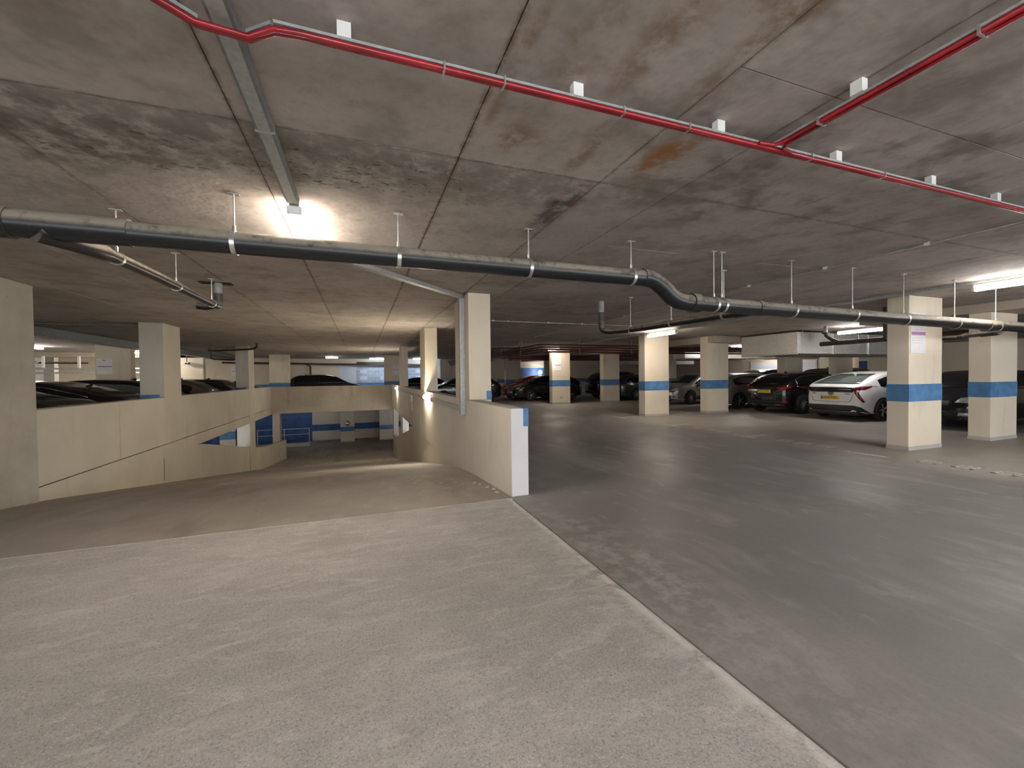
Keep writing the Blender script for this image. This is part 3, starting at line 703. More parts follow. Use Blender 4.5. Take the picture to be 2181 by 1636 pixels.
def sprinkler():
    p = thing('pipe_bundle', 'bundle of dark red sprinkler pipes turning across the far aisle', 'pipe', (0, 0, 0))
    for i in range(4):
        z = 2.62-.085*i; d = .05*i
        T([(6.3+d, 31.5, z), (6.3+d, 14.35+d, z), (6.45, 14.2+d, z), (16.5, 14.2+d, z)], .036, 12).build('pipe_run', 'red_pipe', p)
    for y in (16, 18.5, 21, 24): B(6.2, 6.6, y, y+.04, 2.28, 2.32).build('bracket', 'red_pipe', p); 
    for y in (16, 18.5, 21, 24): T([(6.22, y+.02, 2.3), (6.22, y+.02, CEIL-.002)], .006, 6).build('hanger_rod', 'zinc', p)
    for x in (8, 10.4, 14): T([(x, 14.25, 2.3), (x, 14.25, CEIL-.002)], .006, 6).build('hanger_rod', 'zinc', p)
    q = thing('pipe_bundle', 'second row of dark red pipes behind the scuffed pillar', 'pipe', (0, 0, 0))
    for i in range(3): T([(7.5, 21.0, 2.55-.1*i), (24, 21.0, 2.55-.1*i)], .045, 12).build('pipe_run', 'red_pipe', q)
sprinkler()
def far_pipes():
    p = thing('drain_pipe', 'black bent pipe over the far left columns', 'pipe', (0, 0, 0)); r = .05
    T([(-3.8, 18.6, CEIL-.002), (-3.8, 18.6, 2.72), (-3.9, 18.65, 2.65), (-4.05, 18.7, 2.63), (-5.6, 19.4, 2.60)], r, 14).build('pipe_run', 'pipe', p)
    T([(-5.55, 19.3, 2.62), (-5.5, 24, 2.55)], r, 14).build('pipe_run', 'pipe', p)
    T([(-6.0, 21.0, 2.6), (-6.0, 21.0, 2.38), (-5.9, 21.02, 2.34), (-5.15, 21.25, 2.34)], r, 14).build('branch', 'pipe', p)
    q = thing('drain_pipe', 'brown waste pipe running along the back wall and down', 'pipe', (0, 0, 0))
    T([(-8.5, 31.9, 2.55), (-2.4, 31.9, 2.45), (4.5, 31.9, 2.4)], .06, 12).build('pipe_run', 'rust_pipe', q)
    T([(-3.55, 31.9, 2.45), (-3.3, 31.9, 2.3), (-3.3, 31.9, .02)], .06, 12).build('downpipe', 'rust_pipe', q)
    s = thing('drain_pipe', 'short black pipe hung beside the red sprinkler pipes', 'pipe', (0, 0, 0))
    T([(4.6, 15.2, 2.55), (5.75, 15.2, 2.58), (5.85, 15.2, 2.62), (5.9, 15.2, CEIL-.002)], .055, 14).build('pipe_run', 'pipe', s)
far_pipes()
# galvanised rack and conduits over the far left cars
rk = thing('cable_rack', 'white steel cable rack hung over the far left cars', 'rack', (-13.2, 24.9, 0))
for z in (2.05, 1.85): T([(-3, 0, z), (4.1, .0, z-.05)], .045, 10).build('rail_tube', 'zinc', rk)
for x in (-.9, -.35, .9, 1.6): B(x, x+.09, -.03, .03, 2.05, 2.6).build('hanger_post', 'white_plastic', rk)
T([(-.9, 0, 2.15), (-.3, 0, 2.4)], .02, 8).build('brace', 'white_plastic', rk)
T([(-1.5, .2, 2.32), (1.2, .2, 2.30)], .05, 10).build('cross_pipe', 'pipe', rk)

# air ducts
def duct(x0, x1, y0, y1, z0, z1, label, ribs=()):
    d = thing('air_duct', label, 'duct', (x0, y0, z0))
    B(0, x1-x0, 0, y1-y0, 0, z1-z0).build('duct_body', 'duct', d, .01)
    for k in ribs: B(k, k+.04, -.03, y1-y0+.03, -.03, z1-z0).build('flange', 'zinc', d, .004)
    for k in range(3): T([(.25+k*1.4, -.02, .3), (.25+k*1.4, -.02, CEIL-.003-z0)], .006, 6).build('drop_rod', 'zinc', d)
    return d
duct(13.3, 21.5, 9.5, 11.55, 2.09, 2.79, 'large silver air duct over the white and black cars', (0.01, 1.75, 3.6, 5.4))
duct(15.2, 25, 16.5, 17.3, 2.25, 2.62, 'narrow silver air duct behind the bronze hatchback', (2.0, 4.2, 6.4))
duct(14.2, 22, 23.0, 24.0, 2.15, 2.65, 'silver insulated duct behind the graphite estate', (2.1, 4.1))

# blue door and railings, notices, camera
dr = thing('steel_door', 'dark blue door in the far right wall', 'door', (26.96, 15.2, 0)); 
B(0, .05, 0, 1.9, 0, 2.1).build('door_leaf', 'deep_blue', dr); B(-.02, .0, -.08, 1.98, 2.1, 2.18).build('door_frame', 'white_plastic', dr); B(-.05, 0, .2, .26, 1.0, 1.12).build('handle', 'chrome', dr)
sh = thing('roller_shutter', 'pale roller shutter far behind the bronze hatchback', 'shutter', (26.95, 18.0, 0))
B(0, .04, 0, 4.6, .02, 2.2).build('curtain', 'white_wall', sh)
for k in range(11): B(-.012, 0, 0, 4.6, .1+.19*k, .26+.19*k).build('slat', 'block_white', sh)
B(-.06, .04, -.1, 0, 0, 2.3).build('guide', 'galv', sh); B(-.06, .04, 4.6, 4.7, 0, 2.3).build('guide', 'galv', sh)
batten(25.6, 20.0, 'added far tube light washing the roller shutter', glow='tube_glow_cool')  # lamp added to make the pale shutter bright
dr2 = thing('steel_door', 'dark blue door with a bright round lamp beside it, far behind the black cars', 'door', (12.6, 32.25, 0))
B(0, 2.3, 0, .04, 0, 2.15).build('door_leaf', 'deep_blue', dr2); B(-.08, 2.38, -.01, .03, 2.15, 2.22).build('door_frame', 'white_plastic', dr2)
rl = thing('round_lamp', 'bright round white lamp glowing far behind the black cars', 'light', (14.0, 31.6, 1.75))
MB().lathe([(.02, 0), (.15, .0), (.16, -.03), (.15, -.06), (.02, -.07)], 20).build('globe', 'tube_glow_cool', rl); T([(0, 0, 0), (0, .6, 0)], .02, 8).build('arm', 'zinc', rl)
gr = thing('guard_rail', 'galvanised guard rail before the blue wall on the lower level', 'railing', (-6.2, 30.0, LOW))
for z in (1.15, .78): T([(0, 0, z), (2.95, 0, z)], .022, 10).build('rail', 'zinc', gr)
for x in (0, 1.5, 2.95): T([(x, 0, .2), (x, 0, 1.15)], .022, 10).build('post', 'zinc', gr)
B(-2.6, 3.0, -.1, .15, 0, .22).build('kerb', 'skirt_grey', gr)
def notice(x, y, z, w, h, label, rows=5):
    s = thing('notice', label, 'sign', (x, y, z), 0, 'white parking notices on pillars')
    B(0, w, -.006, 0, 0, h).build('board', 'sign_white', s)
    B(w*.05, w*.95, -.008, -.006, h*.46, h*.53).build('printed_band', 'sign_purple', s); B(w*.05, w*.95, -.0075, -.006, h*.44, h*.46).build('printed_rule', 'sign_faint', s)
    B(w*.32, w*.6, -.008, -.006, h*.90, h*.93).build('printed_title', 'sign_ink', s); B(w*.42, w*.56, -.008, -.006, h*.845, h*.87).build('printed_title', 'sign_ink', s)
    for i in range(4): B(w*.08, w*.92, -.0075, -.006, h*(.58+.06*i), h*(.595+.06*i)).build('printed_line', 'sign_faint', s)
    for i in range(3): B(w*.08, w*.8, -.0075, -.006, h*(.25+.06*i), h*(.265+.06*i)).build('printed_line', 'sign_faint', s)
    for i in (.06, .92): MB().lathe([(.006, 0), (.006, -.004)], 8, 'y', (w*i, -.006, h*.06)).build('screw', 'zinc', s)
notice(9.42, 4.625, 1.79, .47, .74, 'white notice with a purple band on the nearest right pillar')
notice(9.27, 19.195, 1.72, .42, .56, 'white notice on the scuffed cream pillar')
notice(-8.98, 19.245, 1.69, .45, .56, 'white notice on the pillar beyond the left parapet')
notice(-8.1, Y1-.001, 1.70, .55, .6, 'white notice on the back wall left of the ramp')
notice(1.9, 26.995, 1.66, .36, .58, 'white notice on the shaded pillar above the ramp beam')
cc = thing('security_camera', 'small white security camera hung before a cream pillar', 'camera', (-8.45, 25.9, 2.3))
B(-.16, .16, -.12, .05, -.07, .07).build('housing', 'white_plastic', cc, .015); MB().lathe([(.04, -.12), (.035, -.16)], 12).build('lens', 'trim_black', cc); T([(0, 0, .07), (0, 0, CEIL-2.302)], .02, 8).build('stem', 'trim_black', cc)
MB().lathe([(.05, -.12), (.05, -.13)], 10, 'y', (.13, 0, 0)).build('infrared_window', 'trim_black', cc)

# bay markings
def mark(label, boxes, group='white bay paint on the deck'):
    o = MB()
    for b in boxes: o.box(b[0], b[1], b[2], b[3], .0, .0025)
    return tag(o.build('bay_marking', 'bay_white'), label, 'marking', group)
for k, (y, lab) in enumerate(((7.12, 'white T-shaped bay mark before the white hybrid'), (4.72, 'white bay line before the nearest right pillar'), (9.55, 'white T-shaped bay mark before the black hatchback'), (12.0, 'white T-shaped bay mark by the second right pillar'))):
    mark(lab, [(8.25, 8.33, y-.3, y+.3), (8.33, 8.95, y-.04, y+.04)] if k != 1 else [(8.35, 8.43, y-.32, y+.35)])
def digits(y, s, label):
    t = thing('bay_number', label, 'marking', (8.55, y, .0026), 0, 'painted bay numbers')
    for i in range(3):
        o = MB(); a = -.5+.42*i
        for q in ((0, .3, 0, .05), (0, .3, .2, .25), (0, .05, 0, .25), (.14, .18, 0, .25), (.26, .3, 0, .25)):
            o.box(-.05+q[0]-.1, -.05+q[1]-.1, a+q[2]-.1, a+q[3]-.1, -.002, .0)
        o.build('painted_digit', 'bay_white', t)
digits(6.0, '', 'worn painted bay number before the nearest right pillar, middle one')
digits(3.55, '', 'worn painted bay number at the right, nearest one')
digits(8.4, '', 'worn painted bay number before the black hatchback')
tag(B(.02, .035, 1.47, 1.482, 0, .004).build('litter_scrap', 'litter'), 'tiny white paper scrap on the rough apron', 'litter')
for i, (x, y) in enumerate(((1.58, 5.35), (1.62, 5.2), (1.55, 5.6), (1.6, 5.0), (1.5, 5.75))):
    o = MB().lathe([(.005, 0), (.03, .006), (.025, .02), (.008, .03)], 7, 'z', (0, 0, 0)).build('debris_lump', 'skirt_grey'); o.location = (x, y, ramp_z(y)-.004); o.scale = (1, .6+.2*i, .7)
    tag(o, 'crumb of loose concrete along the foot of the right ramp wall', 'debris', 'loose crumbs by the ramp wall')

# ------------------------------------------------------------------ cars
def interp(tab, s):
    if s <= tab[0][0]: return tab[0][1]
    for (a, za), (b, zb) in zip(tab, tab[1:]):
        if s <= b:
            k = (s-a)/(b-a); return za+(zb-za)*k
    return tab[-1][1]
def smooth_tab(tab, L, n=90):
    # piecewise profile rounded by repeated averaging
    xs = [L*i/n for i in range(n+1)]; zs = [interp(tab, x) for x in xs]
    for _ in range(3): zs = [zs[0]]+[(zs[i-1]+2*zs[i]+zs[i+1])/4 for i in range(1, n)]+[zs[-1]]
    return list(zip(xs, zs))
TYPES = {  # s from the rear, height of the top line
    'hatch': dict(L=4.38, W=1.82, H=1.47, ro=.80, wb=2.65, belt=.97, top=[(0, .90), (.05, 1.0), (.2, 1.09), (.62, 1.34), (.95, 1.43), (1.7, 1.47), (2.3, 1.45), (2.65, 1.37), (3.45, 1.0), (4.05, .84), (4.28, .72), (4.38, .58)], rw=(1.06, 1.36), win=(.55, 3.25)),
    'hybrid': dict(L=4.54, W=1.77, H=1.47, ro=.92, wb=2.70, belt=1.0, top=[(0, 1.0), (.06, 1.06), (.18, 1.10), (.9, 1.33), (1.5, 1.44), (2.1, 1.47), (2.6, 1.41), (3.6, .98), (4.2, .80), (4.44, .66), (4.54, .52)], rw=(1.10, 1.38), win=(.85, 3.35)),
    'estate': dict(L=4.70, W=1.82, H=1.46, ro=1.0, wb=2.84, belt=.97, top=[(0, .92), (.05, 1.0), (.15, 1.08), (.42, 1.34), (.62, 1.42), (1.9, 1.46), (2.6, 1.44), (3.0, 1.35), (3.75, .99), (4.4, .84), (4.6, .72), (4.7, .58)], rw=(1.06, 1.35), win=(.42, 3.5)),
    'suv': dict(L=4.6, W=1.88, H=1.66, ro=.92, wb=2.70, belt=1.12, top=[(0, 1.0), (.05, 1.12), (.15, 1.22), (.5, 1.52), (.75, 1.62), (1.8, 1.66), (2.5, 1.64), (2.85, 1.54), (3.55, 1.16), (4.2, 1.0), (4.48, .86), (4.6, .66)], rw=(1.2, 1.55), win=(.5, 3.3)),
    'saloon': dict(L=4.70, W=1.85, H=1.44, ro=1.0, wb=2.85, belt=.99, top=[(0, .95), (.06, 1.04), (.2, 1.08), (.55, 1.12), (1.5, 1.40), (2.0, 1.44), (2.6, 1.41), (2.95, 1.33), (3.75, .96), (4.35, .80), (4.6, .68), (4.7, .54)], rw=(1.12, 1.37), win=(.75, 3.45)),
}
def clip(poly, axis, lim, keep_less):
    out = []
    for i in range(len(poly)):
        a, b = poly[i], poly[(i+1) % len(poly)]
        ia = (a[axis] <= lim) == keep_less or a[axis] == lim; ib = (b[axis] <= lim) == keep_less or b[axis] == lim
        if ia: out.append(a)
        if ia != ib:
            k = (lim-a[axis])/(b[axis]-a[axis]); out.append((a[0]+(b[0]-a[0])*k, a[1]+(b[1]-a[1])*k))
    return out
class Car:
    def __init__(s, kind, paintkey, label, x, y, head=0.0, group='parked cars', z=0.0, name='car'):
        s.__dict__.update(TYPES[kind]); s.kind = kind; s.paint = paintkey
        s.root = thing(name, label, 'car', (x, y, z), head, group)
        s.prof = smooth_tab(s.top, s.L); s.x0 = -s.L/2
        s.body()
    def zt(s, d): return interp(s.prof, d)
    def zb(s, d):
        e = min(d, s.L-d); return .19+.09*max(0, 1-e/.5)**1.5
    def hw(s, d, z):
        t = 2*d/s.L-1
        e = min(d, s.L-d)
        plan = 1-.07*abs(t)**3-.16*max(0, 1-e/.45)**2.2
        if z < s.belt: side = .93+.07*math.sin(math.pi*min(1, max(0, (z-.15)/(s.belt-.15)))**.8*.75)/1.0
        else: side = .93+.07*math.sin(math.pi*.75)
        if z > s.belt: side -= .30*((z-s.belt)/(s.H-s.belt))**1.1*.9
        return s.W/2*plan*side
    def body(s):
        ds = sorted(set([0, .008, .03, .07, .12]+[s.L*i/46 for i in range(1, 46)]+[s.L-.12, s.L-.07, s.L-.03, s.L-.008, s.L]))
        rows = []
        for d in ds:
            zb, zt = s.zb(d), s.zt(d); e = min(d, s.L-d); k = max(0, 1-e/.07)
            r = min(.09, (zt-zb)*.2)
            pts = [(0, zb), (s.hw(d, zb+.1)*.8, zb)]
            for fz in (.04, .12, .25, .4, .55, .68, .8, .9, 1.0):
                z = zb+fz*(zt-r-zb); pts.append((s.hw(d, z)*(1-.05*k*k), z))
            yc = pts[-1][0]
            for q in (30, 60): pts.append((yc-r*(1-math.cos(math.radians(q))), zt-r+r*math.sin(math.radians(q))))
            yt = yc-r
            pts += [(yt, zt), (yt*.66, zt+.018), (yt*.33, zt+.026), (0, zt+.028)]
            rows.append([(s.x0+d, y, z) for y, z in pts]+[(s.x0+d, -y, z) for y, z in pts[-2:0:-1]])
        m = len(rows[0]); b = MB(); b.smooth = True
        b.add([v for r_ in rows for v in r_], [(i*m+j, i*m+(j+1) % m, (i+1)*m+(j+1) % m, (i+1)*m+j) for i in range(len(rows)-1) for j in range(m)]
              + [tuple(range(m)), tuple(reversed(range((len(rows)-1)*m, len(rows)*m)))])
        me = b.mesh('body', s.paint, 50); s.obj = bpy.data.objects.new('body', me); COL.objects.link(s.obj); s.obj.parent = s.root
        bm = bmesh.new(); bm.from_mesh(me); s.tree = BVHTree.FromBMesh(bm); bm.free()
    def patch(s, name, poly, view, mat, off=.006, parent=None, step=.07, label=None, thick=0):
        # lay a panel on the body: polygon seen from the side (d,z), the rear (y,z) or the front (y,z)
        bm = bmesh.new(); cache = {}
        ax = [p[0] for p in poly]; az = [p[1] for p in poly]
        def hit(a, z):
            k = (round(a, 4), round(z, 4))
            if k in cache: return cache[k]
            if view == 'left': o, d = Vector((s.x0+a, 3, z)), Vector((0, -1, 0))
            elif view == 'right': o, d = Vector((s.x0+a, -3, z)), Vector((0, 1, 0))
            elif view == 'rear': o, d = Vector((-6, a, z)), Vector((1, 0, 0))
            else: o, d = Vector((6, a, z)), Vector((-1, 0, 0))
            h = s.tree.ray_cast(o, d)
            v = None
            if h[0] is not None:
                n = h[1]
                if n.dot(d) > 0: n = -n
                v = bm.verts.new(h[0]+n*off)
            cache[k] = v; return v
        na = max(1, int((max(ax)-min(ax))/step)); nz = max(1, int((max(az)-min(az))/step))
        for i in range(na):
            a0 = min(ax)+(max(ax)-min(ax))*i/na; a1 = min(ax)+(max(ax)-min(ax))*(i+1)/na
            pa = clip(clip(poly, 0, a0, False), 0, a1, True)
            if len(pa) < 3: continue
            for j in range(nz):
                z0 = min(az)+(max(az)-min(az))*j/nz; z1 = min(az)+(max(az)-min(az))*(j+1)/nz
                pc = clip(clip(pa, 1, z0, False), 1, z1, True)
                vs_ = []
                for p in pc:
                    v = hit(*p)
                    if v is not None and v not in vs_: vs_.append(v)
                if len(vs_) >= 3:
                    try: bm.faces.new(vs_)
                    except ValueError: pass
        me = bpy.data.meshes.new(name); bmesh.ops.recalc_face_normals(bm, faces=bm.faces); bm.to_mesh(me); bm.free()
        me.materials.append(M[mat]); me.shade_smooth()
        o = bpy.data.objects.new(name, me); COL.objects.link(o); o.parent = parent or s.root
        sol = o.modifiers.new('thickness', 'SOLIDIFY'); sol.thickness = max(.004, thick); sol.offset = -1 if not thick else 0
        if label: o['label'] = label
        return o
    def wheels(s, rim='alloy', spokes=10, R=.325):
        for d in (s.ro, s.ro+s.wb):
            for sd in (1, -1):
                hw = s.hw(d, .5)
                circ = [(d+(R+.055)*math.cos(2*math.pi*i/28), max(s.zb(d)+.012, R+(R+.055)*math.sin(2*math.pi*i/28))) for i in range(28)]
                s.patch('wheel_arch', circ, 'left' if sd > 0 else 'right', 'arch_black', .003)
                t = MB().lathe([(R*.60, -.10), (R*.93, -.10), (R, -.07), (R, .07), (R*.93, .10), (R*.66, .105), (R*.64, .06)], 30)
                w = t.build('wheel', 'tyre', s.root); w.location = (s.x0+d, sd*(hw-.075), R+.001); w.rotation_euler = (0, 0, 0 if sd > 0 else math.pi)
                r_ = MB().lathe([(R*.66, .0), (R*.66, .088), (R*.60, .092), (R*.585, .06), (R*.1, .05), (.01, .05)], 30).build('wheel_dish', 'dark_alloy', w)
                sp = MB()
                for i in range(spokes):
                    q = 2*math.pi*i/spokes; sp.bar((R*.08*math.cos(q), .082, R*.08*math.sin(q)), (R*.61*math.cos(q), .088, R*.61*math.sin(q)), .028 if spokes > 7 else .05, .016)
                sp.lathe([(R*.15, .06), (R*.14, .095), (.01, .097)], 14)
                sp.smooth = False; sp.build('spokes', rim, w)
    def windows(s, glass='glass', chrome=False, screen=True, rear=True, sides=('left', 'right')):
        a, b = s.win; n = 22; belt = s.belt+.02
        up = []
        for i in range(n+1):
            d = a+(b-a)*i/n; z = min(s.zt(d)-.10, s.H-.10)
            if z > belt+.005: up.append((d, z))
        poly = [(up[0][0], belt), (up[-1][0]+.06, belt)]+[p for p in reversed(up)]
        for v in sides:
            s.patch('side_window', poly, v, glass, .005)
            md = a+(b-a)*.52
            s.patch('door_pillar', [(md-.035, belt), (md+.035, belt), (md+.03, s.H-.1), (md-.02, s.H-.1)], v, 'trim_black', .008)
            if chrome:
                e = .018; ring = [(p[0], p[1]+e) for p in up]
                s.patch('window_trim', [(up[0][0]-.03, belt-.012), (up[-1][0]+.06, belt-.012), (up[-1][0]+.06, belt+.008), (up[0][0]-.01, belt+.008)], v, 'chrome', .008, step=.1)
                s.patch('window_trim', ring+[(p[0], p[1]-.004) for p in reversed(up)], v, 'chrome', .008, step=.1)
            s.patch('door_handle', [(a+.75, belt-.11), (a+.95, belt-.11), (a+.95, belt-.085), (a+.75, belt-.085)], v, 'trim_black' if not chrome else 'chrome', .02, thick=.012)
            s.patch('door_gap', [(md-.004, .3), (md+.004, .3), (md+.004, belt), (md-.004, belt)], v, 'arch_black', .002)
            s.patch('sill', [(s.ro+.42, .215), (s.ro+s.wb-.42, .215), (s.ro+s.wb-.42, .29), (s.ro+.42, .29)], v, 'trim_black', .006)
        if rear:
            z0, z1 = s.rw; w0 = s.W/2*.74; w1 = s.W/2*.60
            s.patch('rear_window', [(-w0, z0), (w0, z0), (w1, z1), (-w1, z1)], 'rear', glass, .006)
        if screen:
            c = s.belt+.06; w0 = s.W/2*.80; w1 = s.W/2*.64
            s.patch('windscreen', [(-w0, c), (w0, c), (w1, s.H-.06), (-w1, s.H-.06)], 'front', glass, .006)
    def mirrors(s):
        for sd in (1, -1):
            o = MB(); d = s.win[1]-.22
            y = s.hw(d, s.belt)+.10
            o.lathe([(.02, -.06), (.07, -.045), (.085, 0), (.07, .045), (.02, .055)], 12, 'z', (s.x0+d, sd*y, s.belt+.06))
            o.build('door_mirror', s.paint, s.root)
    def rear(s, plate=None, lamp=((.50, .86, .90), (.86, .96, 1.0)), bumper=True, plate_z=.80, plate_y=0.0, reflectors=False):
        for sd in (1, -1):
            P_ = [(sd*.44, .93), (sd*.52, .985), (sd*(s.W/2-.05), 1.0), (sd*(s.W/2-.02), .90), (sd*.62, .86)] if s.kind != 'suv' else [(sd*.62, .9), (sd*.66, 1.14), (sd*(s.W/2-.05), 1.14), (sd*(s.W/2-.05), .88)]
            s.patch('tail_lamp', P_, 'rear', 'lamp_red', .010)
            if reflectors: s.patch('reflector', [(sd*.60, .40), (sd*.76, .50), (sd*.80, .40), (sd*.74, .35)], 'rear', 'lamp_red', .010)
        if bumper: s.patch('rear_bumper_insert', [(-s.W/2+.14, .34), (s.W/2-.14, .34), (s.W/2-.2, .50), (-s.W/2+.2, .50)], 'rear', 'trim_black', .006)
        s.patch('boot_gap', [(-.55, .60), (.55, .60), (.55, .61), (-.55, .61)], 'rear', 'arch_black', .004)
        s.plate('rear', plate, plate_z, plate_y)
    def plate(s, view, txt, z, y=0.0):
        h = s.tree.ray_cast(Vector((-6 if view == 'rear' else 6, y, z)), Vector((1 if view == 'rear' else -1, 0, 0)))
        if h[0] is None: return
        x = h[0].x; sg = -1 if view == 'rear' else 1
        p = B(x+sg*.004, x+sg*.026, y-.26, y+.26, z-.056, z+.056).build('number_plate', 'plate_yellow' if view == 'rear' else 'plate_white', s.root, .003)
        if txt:
            text(txt, .098, 'ink', p, (x+sg*.0275, y+sg*.01, z-.002), (math.pi/2, 0, -math.pi/2 if sg < 0 else math.pi/2), 'plate_lettering')
            B(x+sg*.026, x+sg*.0268, y-sg*.26, y-sg*.215, z-.05, z+.05).build('plate_flash', 'plate_blue', p)
    def front(s, plate=None, grille=True, lampz=.74):
        for sd in (1, -1):
            s.patch('headlamp', [(sd*.50, lampz-.06), (sd*.56, lampz+.05), (sd*(s.W/2-.08), lampz+.09), (sd*(s.W/2-.03), lampz), (sd*.74, lampz-.07)], 'front', 'lamp_clear', .010)
            s.patch('fog_lamp', [(sd*.58, .36), (sd*.74, .36), (sd*.76, .44), (sd*.60, .44)], 'front', 'lamp_clear', .008)
        if grille:
            s.patch('grille', [(-.42, .60), (.42, .60), (.46, .74), (-.46, .74)], 'front', 'trim_black', .006)
            for k in range(3): s.patch('grille_bar', [(-.40, .63+.035*k), (.40, .63+.035*k), (.40, .64+.035*k), (-.40, .64+.035*k)], 'front', 'chrome', .010)
        s.patch('air_intake', [(-.62, .30), (.62, .30), (.55, .44), (-.55, .44)], 'front', 'trim_black', .006)
        s.plate('front', plate, .50)
    def extras(s, fin=True, rails=False):
        if fin:
            d = 1.15; z = s.zt(d)+.02
            MB().prism([(s.x0+d-.08, z), (s.x0+d+.1, z), (s.x0+d-.06, z+.06), (s.x0+d-.09, z+.06)], -.012, .012, 1).build('aerial_fin', s.paint, s.root)
        if rails:
            for sd in (1, -1):
                pts = [(s.x0+q, sd*(s.hw(q, s.zt(q)-.1)-.03), s.zt(q)+.04) for q in [s.win[0]+.2+.25*i for i in range(9)]]
                T(pts, .016, 8).build('roof_rail', 'chrome', s.root)
def simple(kind, key, label, x, y, head, **k):
    c = Car(kind, key, label, x, y, head); c.wheels(k.get('rim', 'alloy'), k.get('spokes', 10)); c.windows(k.get('glass', 'glass'), k.get('chrome', False))
    c.mirrors(); c.rear(k.get('plate'), reflectors=k.get('reflectors', False)); c.front(k.get('fplate')); c.extras(k.get('fin', True), k.get('rails', False)); return c

# white hybrid, tail towards the aisle
c = Car('hybrid', 'paint_white', 'white hybrid hatchback with its tail to the aisle, plate LR68 FWL', 15.85, 8.62)
c.wheels('alloy', 5); c.windows('glass', rear=False); c.mirrors()
c.patch('rear_window', [(-.66, 1.105), (.66, 1.105), (.52, 1.40), (-.52, 1.40)], 'rear', 'glass_pale', .006)
c.patch('tail_glass', [(-.60, .86), (.60, .86), (.68, 1.0), (-.68, 1.0)], 'rear', 'glass', .010)
c.patch('rear_bumper', [(-.83, .285), (.83, .285), (.80, .33), (.66, .47), (-.66, .47), (-.80, .33)], 'rear', 'trim_black', .008, step=.05, label='black lower bumper')
for v in ('left', 'right'): c.patch('bumper_return', [(.01, .285), (.25, .25), (.52, .235), (.3, .30), (.12, .42), (.01, .46)], v, 'trim_black', .008, step=.05)
B(c.x0+.02, c.x0+.55, -.72, .72, .17, .286).build('rear_valance', 'trim_black', c.root, .03)
for sd in (1, -1):
    c.patch('tail_lamp', [(sd*.63, .92), (sd*.66, 1.01), (sd*.86, 1.05), (sd*.87, 1.0), (sd*.75, .94), (sd*.71, .87), (sd*.80, .58), (sd*.775, .56), (sd*.655, .82)], 'rear', 'lamp_red', .012, step=.05, label='tall red tail lamp')
    c.patch('tail_lamp_inner', [(sd*.675, .86), (sd*.69, .92), (sd*.725, .91), (sd*.72, .83)], 'rear', 'lamp_clear', .016)
    c.patch('tail_lamp_point', [(.14, 1.02), (.52, 1.05), (.42, 1.0), (.2, .93), (.1, .93)], 'left' if sd > 0 else 'right', 'lamp_red', .010, step=.05)
for a, b in (((-.58, .58), (.58, .59)),): pass
c.patch('boot_line', [(-.60, .78), (-.54, .585), (-.48, .565), (.48, .565), (.54, .585), (.60, .78), (.592, .78), (.53, .592), (.47, .574), (-.47, .574), (-.53, .592), (-.592, .78)], 'rear', 'arch_black', .004, step=.04)
c.plate('rear', 'LR68 FWL', .69, .02)
e = MB(); n = 28
h = c.tree.ray_cast(Vector((-6, 0, .815)), Vector((1, 0, 0)))[0].x-.012
for (rx, rz, yy, zz) in ((.075, .050, 0, .815), (.026, .047, 0, .815), (.056, .022, 0, .838)):
    e.tube([(h, yy+rx*math.cos(2*math.pi*i/n), zz+rz*math.sin(2*math.pi*i/n)) for i in range(n+1)], .007, 8)
e.build('emblem', 'dark_alloy', c.root)['label'] = 'dark oval emblem'
for yy in (.50, -.46): B(h-.002, h+.006, yy-.065, yy+.065, .80, .818).build('badge', 'dark_alloy', c.root)
c.front(None, False); c.extras(True)
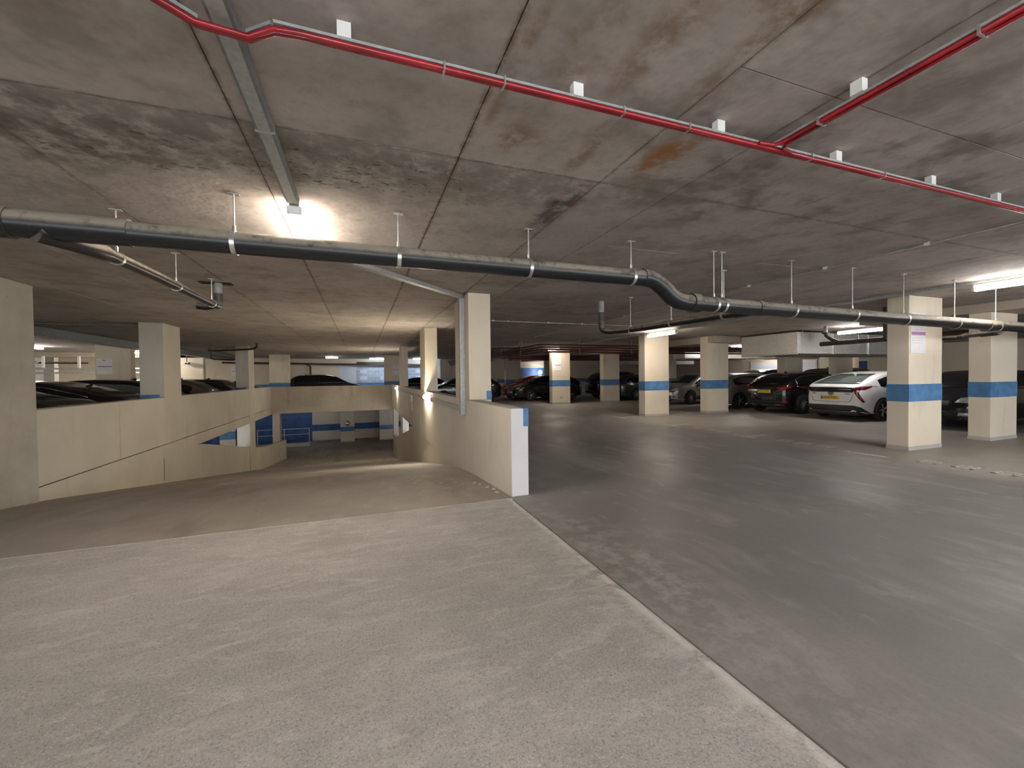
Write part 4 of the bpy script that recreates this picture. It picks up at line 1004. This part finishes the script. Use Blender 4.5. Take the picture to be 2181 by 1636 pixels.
# black hatchback
c = simple('hatch', 'paint_black', 'glossy black hatchback with its tail to the aisle, plate ET19 LMX', 16.05, 11.1, 0, plate='ET19 LMX', reflectors=True, chrome=True)
for sd in (1, -1):
    c.patch('tail_lamp_side', [(.05, .93), (.3, 1.0), (.42, 1.0), (.2, .90)], 'left' if sd > 0 else 'right', 'lamp_red', .010, step=.05)
    c.patch('exhaust_trim', [(sd*.42, .33), (sd*.60, .33), (sd*.60, .345), (sd*.42, .345)], 'rear', 'chrome', .014)
    c.patch('bumper_crease', [(sd*.45, .71), (sd*.82, .77), (sd*.82, .78), (sd*.45, .718)], 'rear', 'chrome', .009)
c.patch('badge', [(-.35, .955), (.35, .955), (.35, .967), (-.35, .967)], 'rear', 'dark_alloy', .012)
simple('hatch', 'paint_bronze', 'bronze-grey hatchback right of the second row pillar', 16.2, 13.85, 0, chrome=True, spokes=5)
simple('hatch', 'paint_silver', 'silver car half hidden between the second row pillars', 16.1, 16.6, math.pi)
simple('estate', 'paint_graphite', 'graphite estate car with chrome window trim', 16.1, 20.65, 0, chrome=True, spokes=14)
simple('suv', 'paint_black', 'tall black car parked beyond the black crossover', 16.2, 23.4, 0, chrome=True, spokes=5)
simple('hatch', 'paint_black', 'black crossover with its nose to the aisle and bright headlamps', 10.55, 23.15, math.pi, spokes=5, fplate=None)
simple('hatch', 'paint_red', 'red car peeping out beyond the black crossover', 10.6, 25.35, math.pi, fplate=None)
c = simple('estate', 'paint_navy', 'dark navy car facing the aisle between the two right pillars', 16.0, 6.35, math.pi, spokes=5)
c = simple('suv', 'paint_black', 'black car at the right edge beyond the second right pillar', 17.0, 3.3, math.pi)
simple('suv', 'paint_black', 'black car with only its roof showing behind the white hybrid', 21.3, 12.9, 0.0)
simple('suv', 'paint_darkgrey', 'dark car showing between the bronze and black hatchbacks', 21.3, 17.2, math.pi)
# beyond the left parapet, tails to the wall
simple('saloon', 'paint_darkgrey', 'dark grey fastback nearest the left parapet', -7.35, 10.15, math.pi)
simple('saloon', 'paint_black', 'black saloon with a chrome window arc, second along the left parapet', -7.3, 12.7, math.pi, chrome=True)
simple('hatch', 'paint_black', 'black hatchback left of the buff middle column', -7.4, 15.4, math.pi, glass='glass_pale')
simple('hatch', 'paint_brown', 'brownish grey car right of the buff middle column', -7.1, 16.6+1.3, math.pi)
simple('estate', 'paint_navy', 'dark car with a silver window line before the far buff column', -7.2, 20.5, math.pi, chrome=True)
simple('saloon', 'paint_black', 'black saloon showing right of the far buff column', -7.0, 23.6, math.pi)
# beyond the ramp beam
simple('suv', 'paint_black', 'black crossover seen side-on above the ramp beam', -2.0, 28.35, 0, glass='glass')
simple('hatch', 'paint_black', 'black car seen through the opening beside the nearest wall column', 5.6, 24.0, math.pi)
simple('hatch', 'paint_darkgrey', 'dark car bonnet just above the right end of the ramp beam', 3.6, 29.6, math.pi)
